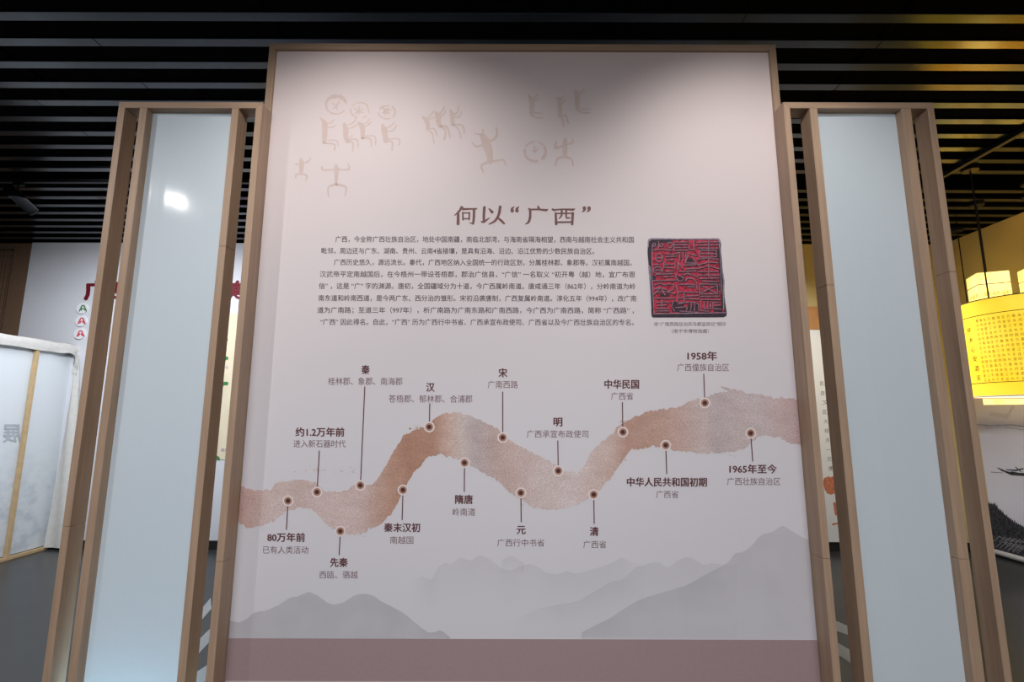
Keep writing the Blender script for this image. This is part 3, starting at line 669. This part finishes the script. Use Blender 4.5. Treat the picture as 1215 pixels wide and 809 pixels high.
SL = [[(490,75),(700,70)],[(490,103),(700,100)],[(500,130),(690,132)],[(600,60),(600,190)],[(520,150),(670,152),(676,212),(520,214),(510,180),(520,150)],[(515,182),(670,182)],[(500,235),(590,222),(690,238)],[(600,232),(600,400)],[(495,290),(600,262),(690,268)],[(505,322),(600,296),(700,325)],[(500,352),(690,350)],[(500,385),(700,385)],[(510,418),(700,410)],[(540,440),(690,447)],
[(515,468),(680,470),(686,560),(520,562),(515,468)],[(530,482),(670,550)],[(670,482),(530,550)],[(520,585),(700,583)],[(530,612),(710,617)],[(530,612),(528,718),(600,724)],[(562,632),(562,700),(620,702),(620,632)],[(592,632),(592,690)],[(640,642),(700,640)],[(640,672),(712,666)],[(642,642),(640,700),(714,704)],
[(275,78),(272,150)],[(275,75),(400,72)],[(275,100),(400,100)],[(275,125),(400,124)],[(275,152),(405,150)],[(420,60),(418,142),(462,146),(464,60)],[(330,170),(328,250)],[(360,160),(360,250)],[(385,170),(388,240)],[(410,180),(490,202)],[(405,205),(380,268),(485,272)],[(440,210),(484,262)],[(285,250),(285,322)],[(312,262),(312,332)],[(312,262),(352,320)],[(370,290),(484,286)],[(390,326),(492,320)],[(318,352),(480,345)],[(370,382),(400,368),(500,402)],
[(300,372),(290,410),(320,442),(356,436),(362,404),(322,388)],[(380,442),(400,412),(450,416),(486,450),(494,520)],[(320,472),(420,470),(470,478)],[(300,482),(310,542),(500,545)],[(400,492),(470,496)],[(380,582),(510,575)],[(380,606),(510,610)],[(310,598),(362,600)],[(312,552),(310,640),(372,640),(370,552)],[(310,657),(400,640),(480,640),(506,660),(510,722)],[(290,690),(400,682),(390,720)],[(440,642),(430,722)],[(470,650),(466,722)],[(330,722),(500,736)],
[(130,68),(130,130)],[(78,150),(150,142),(250,150)],[(190,182),(260,192),(325,172)],[(200,212),(300,206)],[(200,242),(270,240)],[(85,290),(130,285)],[(180,262),(180,312),(262,316)],[(190,285),(262,282)],[(110,376),(270,370)],[(200,350),(270,345)],[(80,436),(300,430)],[(180,402),(270,395)],[(90,480),(150,460),(190,480)],[(90,520),(140,500),(200,520)],[(80,572),(150,502),(190,572)],[(120,545),(200,540)],[(200,470),(270,470),(270,520),(212,540),(282,562)],[(90,602),(280,600)],[(110,640),(222,638)],[(120,670),(200,665)],[(160,618),(160,700)],[(110,700),(222,698)],[(110,722),(222,720)],[(275,620),(250,680),(282,722)],
arc(88,100,14,14,0,360,8),arc(235,102,24,26,0,360,9),arc(155,102,16,16,0,360,8),arc(134,222,34,40,0,360,10),[(104,222),(164,222)],arc(122,338,42,32,0,360,10),[(90,338),(160,338)]]
strokes_obj('seal_groove', [([(x + 3, y_ + 8) for x, y_ in p], 15) for p in SL], BP, M['seal_shadow'], board, SO, SS, 0.0013)
strokes_obj('seal_ridge', [(p, 9.5) for p in SL], BP, M['seal_line'], board, SO, SS, 0.0016)
strokes_obj('seal_edge', [([(32, 120), (34, 66), (62, 42), (300, 44), (690, 44), (710, 80)], [8, 12, 14, 10, 14, 10]), ([(40, 300), (44, 330), (52, 500), (62, 700)], [18, 22, 7, 6]), ([(722, 290), (744, 440), (740, 560), (742, 705)], [6, 14, 12, 8]), ([(80, 748), (400, 744), (760, 738)], 7), ([(70, 100), (66, 400), (86, 740)], 5), ([(700, 90), (706, 150), (712, 300), (722, 560)], [10, 6, 5, 5])], BP, M['seal_grey'], board, SO, SS, 0.0018)

# ------------------------------------------------------------------ side screens
YU = 2.38; DU = 0.088
def side_screen(side, xs, ytop, label, seam_out, seam_in):
    """xs: pixel x of outer0, bar1 l/r, bar2 l/r, outer1 on row ytop+6"""
    X = [atY(x, ytop + 6, YU).x for x in xs]; zt = atY((xs[0] + xs[-1]) / 2, ytop, YU).z; t = 0.034
    c = (X[0] + X[-1]) / 2
    u = base('side_screen', (c, YU, 0), label, 'screen')
    frame_prisms(X[0], X[-1], 0, zt, t, YU, YU + DU, u, ('top_rail', 'bottom_rail', 'frame_upright'), seam_out)
    for i, (a, b) in enumerate(((X[1], X[2]), (X[3], X[4]))):
        sm = seam_in[i]
        parts = [(t + .0005, sm - .0006), (sm + .0006, zt - t - .0005)] if sm else [(t + .0005, zt - t - .0005)]
        for z0, z1 in parts: bm_obj('inner_upright', box(a, b, YU, YU + DU, z0, z1, 0.0012), M['wood_z'], u)
    # stretched fabric with soft vertical folds
    nx, nz = 60, 40; V, Fc = [], []
    a, b = X[2] + 0.0005, X[3] - 0.0005; z0, z1 = t + 0.001, zt - t - 0.001
    folds = [(random.uniform(0, 1), random.uniform(0.03, 0.07), random.uniform(-1, 1) * (0.0005 if side == 'l' else 0.0014), random.uniform(-0.12, 0.12)) for _ in range(9)]
    folds += [(0.05, 0.03, 0.0012, 0.02)]
    for j in range(nz + 1):
        for i in range(nx + 1):
            s_, q = i / nx, j / nz
            d = sum(am * math.exp(-((s_ - p_ - dr * (q - .5)) / wd) ** 2) * (0.4 + 0.6 * math.sin(q * 3 + p_ * 9) ** 2) for p_, wd, am, dr in folds)
            edge = min(1, s_ * 20, (1 - s_) * 20)
            V.append((a + (b - a) * s_, YU + 0.044 - d * edge, z0 + (z1 - z0) * q))
    for j in range(nz):
        for i in range(nx):
            q = j * (nx + 1) + i; Fc.append((q, q + 1, q + nx + 2, q + nx + 1))
    mesh_obj('fabric_sheet', V, Fc, M['screen'], u, smooth=True)
    return u, X, zt
uL, XLs, ztL = side_screen('l', (140.6, 166.0, 174.7, 275.2, 283.4, 311.4), 121.0, 'tall narrow wooden framed screen with pale blue fabric standing left of the printed panel', (1.05, 0.90), (None, 2.39))
uR, XRs, ztR = side_screen('r', (929.6, 960.6, 969.6, 1069.6, 1080.6, 1108.0), 121.3, 'tall narrow wooden framed screen with pale blue fabric standing right of the printed panel', (0.92, 2.27), (2.2, 0.92))

# light tube on the floor behind the left screen
tb = base('floor_light_tube', (XLs[2] + 0.2, 2.62, 0), 'glowing tube light on the floor behind the left screen', 'light')
bm_obj('housing', box(XLs[0] + 0.05, XLs[4] - 0.02, 2.60, 2.66, 0.0, 0.03, 0.003), M['white'], tb)
bm_obj('tube', tube_bm([(XLs[0] + 0.07, 2.63, 0.05), (XLs[4] - 0.04, 2.63, 0.05)], 0.019, 12), M['tube_glow'], tb, True)

# pale slanted patches behind the screens, drawn as thin white strips
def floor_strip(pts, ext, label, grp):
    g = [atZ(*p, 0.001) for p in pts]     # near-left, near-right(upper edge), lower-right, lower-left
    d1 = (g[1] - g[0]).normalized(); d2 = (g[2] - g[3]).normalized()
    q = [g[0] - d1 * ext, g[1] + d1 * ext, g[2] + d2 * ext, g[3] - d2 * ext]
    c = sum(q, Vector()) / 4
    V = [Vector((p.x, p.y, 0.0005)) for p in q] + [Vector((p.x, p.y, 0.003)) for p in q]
    o = mesh_obj('floor_strip', V, [(3, 2, 1, 0), (4, 5, 6, 7), (0, 1, 5, 4), (1, 2, 6, 5), (2, 3, 7, 6), (3, 0, 4, 7)], M['white_strip'], origin=(c.x, c.y, 0))
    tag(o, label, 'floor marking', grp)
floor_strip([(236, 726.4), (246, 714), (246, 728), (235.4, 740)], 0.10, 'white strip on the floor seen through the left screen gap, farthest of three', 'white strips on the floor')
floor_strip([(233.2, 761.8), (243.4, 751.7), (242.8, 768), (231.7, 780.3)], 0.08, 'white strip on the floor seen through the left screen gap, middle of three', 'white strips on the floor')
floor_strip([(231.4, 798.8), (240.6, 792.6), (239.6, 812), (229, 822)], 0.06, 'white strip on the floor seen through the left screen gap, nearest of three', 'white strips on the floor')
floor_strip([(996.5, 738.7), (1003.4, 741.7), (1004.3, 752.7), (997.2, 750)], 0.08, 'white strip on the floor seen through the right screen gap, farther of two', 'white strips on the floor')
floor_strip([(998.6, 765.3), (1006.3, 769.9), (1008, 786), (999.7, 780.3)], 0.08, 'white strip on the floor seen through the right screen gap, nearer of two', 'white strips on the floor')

# ------------------------------------------------------------------ left background
WB = Plane('Y', YB, (0, -1, 0))
def sign(label, s, x0, x1, yc, h, off=0.03):
    V, Fc = text_raw(s, 0.0); xs = [v[0] for v in V]; a, b = min(xs), max(xs)
    V = [(x + ox, y_ + oy) for ox, oy in ((-off, 0), (off, 0), (0, off), (0, -off)) for x, y_ in V]
    Fc = [tuple(q + k_ * (len(V) // 4) for q in f) for k_ in range(4) for f in Fc]; n = len(V)
    P0 = [WB.P(x0 + (x1 - x0) * (x - a) / (b - a), yc - (y_ - .36) * h, 0.001) for x, y_ in V]
    P1 = [p + Vector((0, -0.012 - 4e-5 * (i_ * 4 // n), 0)) for i_, p in enumerate(P0)]
    o = mesh_obj('wall_character', P0 + P1, [tuple(i + n for i in f) for f in Fc] + [tuple(f) for f in Fc], M['red'], origin=tuple(P0[0]))
    tag(o, label, 'lettering', 'dark red characters on the white back wall')
sign('dark red raised wall character at the left, beside the left screen edge', '广', 101, 128, 345, 24)
sign('dark red raised wall character glimpsed through the narrow left slot of the left screen', '西', 126, 146, 345, 23)
sign('dark red raised wall character seen between left screen and panel', '美', 266, 288, 345, 24)
for i, (x, y_, mt, cn) in enumerate(((98.5, 366, 'green', 'green'), (97, 381, 'crimson', 'crimson'), (95.5, 396, 'crimson', 'crimson'))):
    c = WB.P(x, y_, 0); o = base('wall_badge', tuple(c), 'round white wall badge with a ' + cn + ' emblem, ' + ('top', 'middle', 'bottom')[i] + ' one of the column of three', 'badge', 'round badges on the white wall')
    bm_obj('disc', tube_bm([c + Vector((0, -0.001, 0)), c + Vector((0, -0.015, 0))], 0.072, 24), M['white'], o)
    pl = Plane('Y', YB - 0.0155, (0, -1, 0))
    strokes_obj('emblem', [([(x - 4.2, y_ + 3), (x - 1.4, y_ - 3), (x + .2, y_ - 3.6), (x + 1.6, y_ - 3), (x + 4, y_ + 3)], 1.5), ([(x - 2, y_ + 2), (x - .8, y_ - .2)], 1.4), ([(x + 2, y_ + 2), (x + .8, y_ - .2)], 1.4)], pl, M[mt], o)
# beige map poster between left screen and panel
p0, p1 = WB.P(256.5, 545, 0), WB.P(300, 372, 0)
po = base('wall_poster', (p0.x, YB, p0.z), 'beige printed map poster with green marks on the white back wall', 'poster')
bm_obj('sheet', box(p0.x, p1.x, YB - 0.008, YB - 0.001, p0.z, p1.z), M['beige'], po)
pp = Plane('Y', YB - 0.0085, (0, -1, 0))
for (x, y_) in ((265.5, 403), (266, 425), (266, 455)):
    strokes_obj('map_marker', [([(x - 3, y_), (x + 3, y_)], 4.4)], pp, M['green'], po)
text_obj('map_note', '文化', 263, 271, 436, 4, pp, M['purple'], po); text_obj('map_note', '遗产', 262, 270, 534, 4, pp, M['purple'], po)
strokes_obj('map_marker', [([(253.5 + 3, 542), (259, 544)], 4)], pp, M['green'], po)

# fabric partition booth
XP = -5.47
pt = base('fabric_partition', (XP, 5.6, 0), 'white fabric partition on pine battens at the left, with a mirrored character showing through', 'partition')
PL = Plane('X', XP, (1, 0, 0))
yend = atX(92, 415, XP).y; ztp = atX(45, 403, XP).z
def plane_grid(name, Y0, Y1, Z0, Z1, n, mz, mat, amp, parent, xo=0.0):
    V, Fc = [], []
    for j in range(mz + 1):
        for i in range(n + 1):
            y_ = Y0 + (Y1 - Y0) * i / n; z = Z0 + (Z1 - Z0) * j / mz
            V.append((XP + xo + amp * math.sin(y_ * 9 + z * 1.3) * math.sin(z * 2.2 + y_), y_, z))
    for j in range(mz):
        for i in range(n):
            q = j * (n + 1) + i; Fc.append((q, q + 1, q + n + 2, q + n + 1))
    return mesh_obj(name, V, Fc, mat, parent, smooth=True)
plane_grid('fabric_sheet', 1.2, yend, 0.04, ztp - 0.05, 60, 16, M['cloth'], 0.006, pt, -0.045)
# top hem with crumpled end
V, Fc = [], []
n = 70
for i in range(n + 1):
    y_ = 1.2 + (yend - 1.2) * i / n; e = max(0, (i - n + 6) / 6)
    for j, (dx, dz) in enumerate(((-0.07, -0.11), (-0.075, 0.0), (-0.03, 0.012), (0.012, 0.0), (0.016, -0.06), (0.012, -0.115))):
        V.append((XP + dx + e * 0.03 * math.sin(j * 3.1 + i), y_, ztp + dz + 0.004 * math.sin(y_ * 11 + j) + e * 0.02 * math.sin(j * 2.3 + i * 1.7)))
for i in range(n):
    for j in range(5):
        q = i * 6 + j; Fc.append((q, q + 1, q + 7, q + 6))
mesh_obj('top_hem', V, Fc, M['hem'], pt, smooth=True)
bs = atX(45, 420, XP).y
ysd = []
for i, y_ in enumerate([bs - 0.95 * k_ for k_ in range(4)]):
    bm_obj('pine_batten', box(XP - 0.035, XP + 0.002, y_ - 0.02, y_ + 0.02, 0.035, ztp - 0.1, 0.002), M['pine'], pt)
bm_obj('bottom_batten', box(XP - 0.04, XP + 0.004, 1.2, yend - 0.042, 0.0, 0.034, 0.002), M['pine'], pt)
# loose cloth tail hanging off the end
V, Fc = [], []
for j in range(15):
    z = 0.03 + (ztp - 0.16 - 0.03) * j / 14; wd = 0.06 + 0.34 * (1 - j / 14) ** 0.9
    for i in range(9):
        s_ = i / 8
        V.append((XP + 0.005 + wd * s_, yend - 0.10 + 0.09 * j / 14 + 0.018 * math.sin(s_ * 9 + j * .2), z))
for j in range(14):
    for i in range(8):
        q = j * 9 + i; Fc.append((q, q + 1, q + 10, q + 9))
mesh_obj('cloth_tail', V, Fc, M['hem'], pt, smooth=True)
V, Fc = [], []
for j in range(7):
    for i in range(6):
        V.append((XP + 0.03 + 0.02 * math.sin(i * 2.1 + j), yend - 0.09 + 0.03 * i * (1 - j / 9) + 0.01 * j, ztp - 0.1 - 0.045 * j + 0.012 * math.sin(i * 2 + j * 1.3)))
for j in range(6):
    for i in range(5):
        q = j * 6 + i; Fc.append((q, q + 1, q + 7, q + 6))
mesh_obj('crumpled_corner', V, Fc, M['hem'], pt, smooth=True)
PLf = Plane('X', XP - 0.037, (1, 0, 0))
text_obj('show_through_character', '展', 4, 25.5, 514, 24, PLf, M['ghost'], pt, 0.02, lift=0.0, mirror=True, slope=0)
text_obj('show_through_character', '与', -19, -1, 513, 24, PLf, M['ghost'], pt, 0.02, lift=0.0, mirror=True)

# ------------------------------------------------------------------ right background
# printed white board with wood header
q0 = WB.P(940, 638, 0); q1 = WB.P(1045, 392, 0); q2 = WB.P(1045, 365, 0)
wbd = base('text_board', (q0.x, YB - 0.02, 0.1), 'white board of small text under a brown header, seen right of the pink panel', 'board')
bm_obj('sheet', box(q0.x, q1.x, YB - 0.05, YB - 0.025, 0.11, q1.z), M['white'], wbd)
bm_obj('header', box(q0.x, q1.x, YB - 0.06, YB - 0.025, q1.z + .001, q2.z), M['orange_wood'], wbd)
pw = Plane('Y', YB - 0.051, (0, -1, 0))
for i, s in enumerate(('民族', '自治', '文', '区成', '大团', '结合', '天采', '一个', '历史', '博物', '一章', '铜鼓')):
    y_ = 455 + i * 11.2; x = 973 + (y_ - 455) * 0.098
    text_obj('text_row', s, x, x + 10, y_, 6, pw, M['grey_wall'], wbd)
M['rust'] = plain('rust_orange_print', (196, 120, 90), 0.7, var=0.3, scale=30)
strokes_obj('map_picture', [([(983, 572), (986, 580), (988, 572)], 14), ([(990, 597), (992, 610)], 3), ([(988, 622), (996, 620)], 2)], pw, M['rust'], wbd)

# ceiling track rails
tr = base('lighting_track', (3.95, 4.0, CEIL), 'black ceiling track rail running toward the lantern area', 'track')
bm_obj('rail', box(3.93, 3.97, 1.4, 5.6, CEIL - 0.036, CEIL - 0.001, 0.002), M['black'], tr)
yt = 2.487 + 10 * SP
tr2 = base('lighting_track', (-4, yt, CEIL), 'black ceiling track rail above the left background holding the spotlight', 'track')
bm_obj('rail', box(-8.0, -0.4, yt - 0.018, yt + 0.018, CEIL - 0.030, CEIL + 0.004, 0.002), M['black'], tr2)
for ty, tx0, tx1 in ((1.25, -2.2, 2.6), (0.3, -4.2, -1.2)):
    t3 = base('lighting_track', ((tx0 + tx1) / 2, ty, CEIL), 'long black ceiling track rail before the pink panel' if ty > 1 else 'short black ceiling track rail before the left screen', 'track', 'ceiling tracks out of view')
    bm_obj('rail', box(tx0, tx1, ty - 0.018, ty + 0.018, CEIL - 0.036, CEIL - 0.001, 0.002), M['black'], t3)

def spotlight(top, direc, L, r, label, group=None, drop_=0.075, mt='black'):
    top = Vector(top); d = Vector(direc).normalized()
    o = base('track_spotlight', tuple(top), label, 'spotlight', group)
    bm_obj('adapter', box(top.x - 0.05, top.x + 0.05, top.y - 0.016, top.y + 0.016, top.z - 0.03, top.z, 0.002), M['black'], o)
    j = top + Vector((0, 0, -drop_))
    bm_obj('arm', tube_bm([top + Vector((0, 0, -0.025)), j], 0.009, 10), M['black'], o)
    bm_obj('body', tube_bm([j - d * L * 0.35, j - d * L * 0.3, j + d * L * 0.6, j + d * L * 0.62], [r * .8, r, r, r * .94], 20), M[mt], o, True)
    return j + d * L * 0.63
cp = atZ(42, 226, CEIL - 0.03)
spotlight((cp.x, yt, CEIL - 0.031), (0.55, 0.35, -0.62), 0.30, 0.045, 'black cylindrical track spotlight hanging under the slats at upper left', drop_=0.14, mt='void')
WHO = ['the left half of the panel', 'the right half of the panel', 'the left fabric screen', 'the right fabric screen']
for (n, l, t, wt, a, b), who in zip(SPOTS, WHO):
    d = (Vector(t) - Vector(l)).normalized(); L = 0.16
    top = Vector(l) - d * L * 0.70 + Vector((0, 0, 0.075))
    spotlight((top.x, top.y, CEIL - 0.036), d, L, 0.04, 'black track spotlight on the ceiling aimed at ' + who, 'spotlights over the visitors')

# ---- lanterns
def drop(o, x, y_, z0):
    bm_obj('canopy', tube_bm([(x, y_, CEIL - 0.001), (x, y_, CEIL - 0.028)], 0.062, 20), M['black'], o)
    bm_obj('cable', tube_bm([(x, y_, CEIL - 0.028), (x, y_, z0)], 0.006, 6), M['cable'], o)
def square_lantern(C, a, rot, z0, z1, label, cable=None):
    C = Vector((C[0], C[1], 0)); ca, sa = math.cos(rot), math.sin(rot)
    e1 = Vector((ca, -sa, 0)); e2 = Vector((sa, ca, 0)); h = a / 2
    o = base('paper_lantern', (C.x, C.y, z0), label, 'lantern', 'square paper lanterns')
    cs = [C + e1 * i * h + e2 * j * h for i, j in ((-1, -1), (1, -1), (1, 1), (-1, 1))]
    V = [c + Vector((0, 0, z)) for z in (z0, z1 - 0.12, z1) for c in cs]; Fc = []
    for lv in range(2):
        for i in range(4): Fc.append((lv * 4 + i, lv * 4 + (i + 1) % 4, lv * 4 + 4 + (i + 1) % 4, lv * 4 + 4 + i))
    mesh_obj('paper_shade', V, Fc, M['shade_bright'], o)
    mesh_obj('bottom_diffuser', [c + Vector((0, 0, z0 + 0.012)) for c in cs], [(3, 2, 1, 0)], M['diffuser'], o)
    bm = bmesh.new()
    for i in range(4):
        for z in (z1 - 0.12,):
            tube_bm([cs[i] + (cs[i] - C) * 0.004 + Vector((0, 0, z)), cs[(i + 1) % 4] + (cs[(i + 1) % 4] - C) * 0.004 + Vector((0, 0, z))], 0.0035, 4, bm)
    bm_obj('wire_line', bm, M['shade_ink'], o)
    bm = bmesh.new()
    for i in range(4): tube_bm([cs[i] + (C - cs[i]) * 0.02 + Vector((0, 0, z0 + .01)), cs[i] + (C - cs[i]) * 0.02 + Vector((0, 0, z1))], 0.003, 4, bm)
    tube_bm([cs[0] + Vector((0, 0, z1)), cs[2] + Vector((0, 0, z1))], 0.003, 4, bm); tube_bm([cs[1] + Vector((0, 0, z1)), cs[3] + Vector((0, 0, z1))], 0.003, 4, bm)
    bm_obj('frame', bm, M['shade_ink'], o)
    cx, cy = (cable if cable else (C.x, C.y))
    drop(o, cx, cy, z1)
    l = bpy.data.lights.new('lantern_bulb', 'POINT'); l.energy = 2.5; l.color = (1, 0.76, 0.18); l.shadow_soft_size = 0.08
    lo = bpy.data.objects.new('lantern_bulb', l); COL.objects.link(lo); lo.location = (C.x, C.y, z1 - 0.25)
    # script on the two seen faces
    V, Fc = text_raw('福寿', 0.0)
    for f_i, (c0, c1) in enumerate(((cs[0], cs[1]), (cs[3], cs[0]))):
        dr = (c1 - c0).normalized(); nn = (c0 + c1) / 2 - C; nn.normalize(); W, FF = [], []
        for col in range(3):
            for row in range(7):
                b0 = c0 + dr * (0.03 + 0.07 * col) + nn * 0.002 + Vector((0, 0, z1 - 0.24 - row * 0.12)); i0 = len(W)
                W += [b0 + dr * v[0] * 0.03 + Vector((0, 0, v[1] * 0.05)) for v in V]; FF += [tuple(i0 + q for q in f) for f in Fc]
        mesh_obj('script', W, FF, M['shade_text'], o)['kind'] = 'stuff'
    return o
square_lantern((4.845, 4.913), 0.25, math.radians(24), 1.69, 3.0, 'tall square glowing yellow paper lantern hanging behind the round one')
square_lantern((5.20, 4.72), 0.25, math.radians(20), 1.75, 3.02, 'square glowing paper lantern cut by the right picture edge above the round lantern')
square_lantern((5.27, 5.62), 0.22, math.radians(14), 2.07, 2.8, 'small square paper lantern farthest back, mostly behind the right screen post')

def scroll_lantern(cx, cy, r, z0, z1, att, label):
    o = base('scroll_lantern', (cx, cy, z0), label, 'lantern')
    n = 72; ang = lambda t: (cx + r * math.cos(t), cy + r * math.sin(t))
    V, Fc = [], []
    for z in (z0, z1):
        for k_ in range(n): V.append((*ang(2 * math.pi * k_ / n), z))
    for k_ in range(n): Fc.append((k_, (k_ + 1) % n, n + (k_ + 1) % n, n + k_))
    mesh_obj('paper_shade', V, Fc, M['shade'], o, smooth=True)
    mesh_obj('bottom_diffuser', [(*[cx + (r - .004) * math.cos(2 * math.pi * k_ / n), cy + (r - .004) * math.sin(2 * math.pi * k_ / n)], z0 + 0.006) for k_ in range(n)], [tuple(range(n))[::-1]], M['diffuser'], o)
    def hoop(name, z, rr, th, mat):
        bm_obj(name, tube_bm([(*(cx + rr * math.cos(2 * math.pi * k_ / 48), cy + rr * math.sin(2 * math.pi * k_ / 48)), z) for k_ in range(49)], th, 6), mat, o, True)
    hoop('hoop', z1, r, 0.005, M['dark_wood']); hoop('hoop', z0, r, 0.005, M['white'])
    hoop('border_line', z1 - 0.135, r + 0.001, 0.003, M['shade_ink']); hoop('border_line', z0 + 0.115, r + 0.001, 0.003, M['shade_ink'])
    # script columns round the shade
    W, FF = [], []
    def put(s, th, z, hgt, wid, off=0.0):
        V, Fq = text_raw(s, 0.0); xs = [v[0] for v in V]; ys = [v[1] for v in V]; a, b = min(xs), max(xs); i0 = len(W)
        for x, y_ in V:
            t = th + (x - a) / (b - a) * wid / r; W.append((cx + (r + .002) * math.cos(t), cy + (r + .002) * math.sin(t), z + y_ * hgt))
        FF.extend(tuple(i0 + q for q in f) for f in Fq)
    poem = '春江潮水连海平明月共生滟随波千万里何处无'
    view = math.atan2(-cy, -cx)                      # the side seen from the visitors
    th0 = view - 1.08
    for i in range(19):
        for j in range(14): put(poem[(i * 5 + j * 3) % 20], th0 + 0.34 + i * 0.075, z1 - 0.19 - j * 0.040, 0.030, 0.022)
    mesh_obj('script_column', W, FF, M['shade_text'], o)['kind'] = 'stuff'
    W.clear(); FF.clear()
    for j, s in enumerate('怀乡心安酒天'): put(s, th0 + 0.10 + j * 0.016, z1 - 0.27 - j * 0.085, 0.055, 0.042, 0.01)
    mesh_obj('calligraphy_title', W, FF, M['shade_ink'], o)
    bm = bmesh.new()
    for dx, dy in ((-1, 0), (0, 1)): tube_bm([(cx - r * dx, cy - r * dy, z1), (cx + r * dx, cy + r * dy, z1)], 0.004, 5, bm)
    bm_obj('cross_bar', bm, M['dark_wood'], o)
    drop(o, att[0], att[1], z1)
    drop(o, 2 * cx - att[0], 2 * cy - att[1], z1)
    l = bpy.data.lights.new('lantern_bulb', 'POINT'); l.energy = 6; l.color = (1, 0.76, 0.18); l.shadow_soft_size = 0.12
    lo = bpy.data.objects.new('lantern_bulb', l); COL.objects.link(lo); lo.location = (cx, cy, z1 - 0.2)
scroll_lantern(4.50, 4.30, 0.425, 1.74, 2.575, (4.10, 4.17), 'large round glowing yellow lantern wrapped in a calligraphy scroll at the right edge')

# mural on right wall
XM = XR - 0.03
mu = base('lake_mural', (XM, 4.0, 0), 'large grey misty lake mural with a boat and dark rocks on the right wall', 'mural')
bm_obj('sheet', box(XM, XR - 0.002, 1.5, 6.0, 0.03, 2.25), M['mural'], mu)
lip = atX(1200, 660, XM - 0.05)
bm_obj('bottom_lip', tube_bm([(XM - 0.03, 1.5, 0.05), (XM - 0.03, 6.0, 0.05)], 0.03, 12), M['white'], mu, True)
PM = Plane('X', XM, (-1, 0, 0))
strokes_obj('boat', [([(1184, 555), (1192, 559), (1200, 562), (1215, 563), (1232, 560)], [1, 2, 3.5, 3.5, 1]), ([(1194, 557), (1205, 558), (1214, 556)], [1, 2, 1.5]), ([(1200, 560), (1225, 565)], [2, 2]), ([(1188, 558), (1198, 561)], 1), ([(1205, 554), (1212, 560)], 1), ([(1176, 560), (1190, 561)], 0.5)], PM, M['mural_ink'], mu)
bush = [(1166, 590)]
random.seed(3)
for i in range(44):
    t = i / 43; x = 1168 + 50 * t
    y_ = 596 + 6 * t + 34 * max(0, (t - .25)) ** 0.8 - (10 * max(0, t - .7)); bush.append((x, y_ + (random.uniform(-3, 0) if i % 2 else 1.5)))
bush += [(1230, 640), (1230, 668), (1160, 655)]
poly_obj('rock_bush', bush, PM, M['mural_ink'], mu, 0.001)
strokes_obj('rock_contours', [([(1180 + i * 6, 642 + i), (1186 + i * 6, 636 + i), (1193 + i * 6, 641 + i), (1199 + i * 6, 638 + i)], 1.0) for i in range(5)] + [([(1182 + i * 5, 649 + i), (1190 + i * 5, 642 + i), (1198 + i * 5, 648 + i)], 1.0) for i in range(6)] + [([(1190 + i * 6, 653 + i), (1197 + i * 6, 647 + i)], 0.9) for i in range(4)], PM, M['mural_grey'], mu, lift=0.002)
strokes_obj('shore_line', [([(1150, 503), (1175, 505), (1200, 504), (1230, 508)], [1, 2, 1.5, 2]), ([(1170, 508), (1190, 506.5), (1215, 510)], 0.7)], PM, M['mural_grey'], mu)
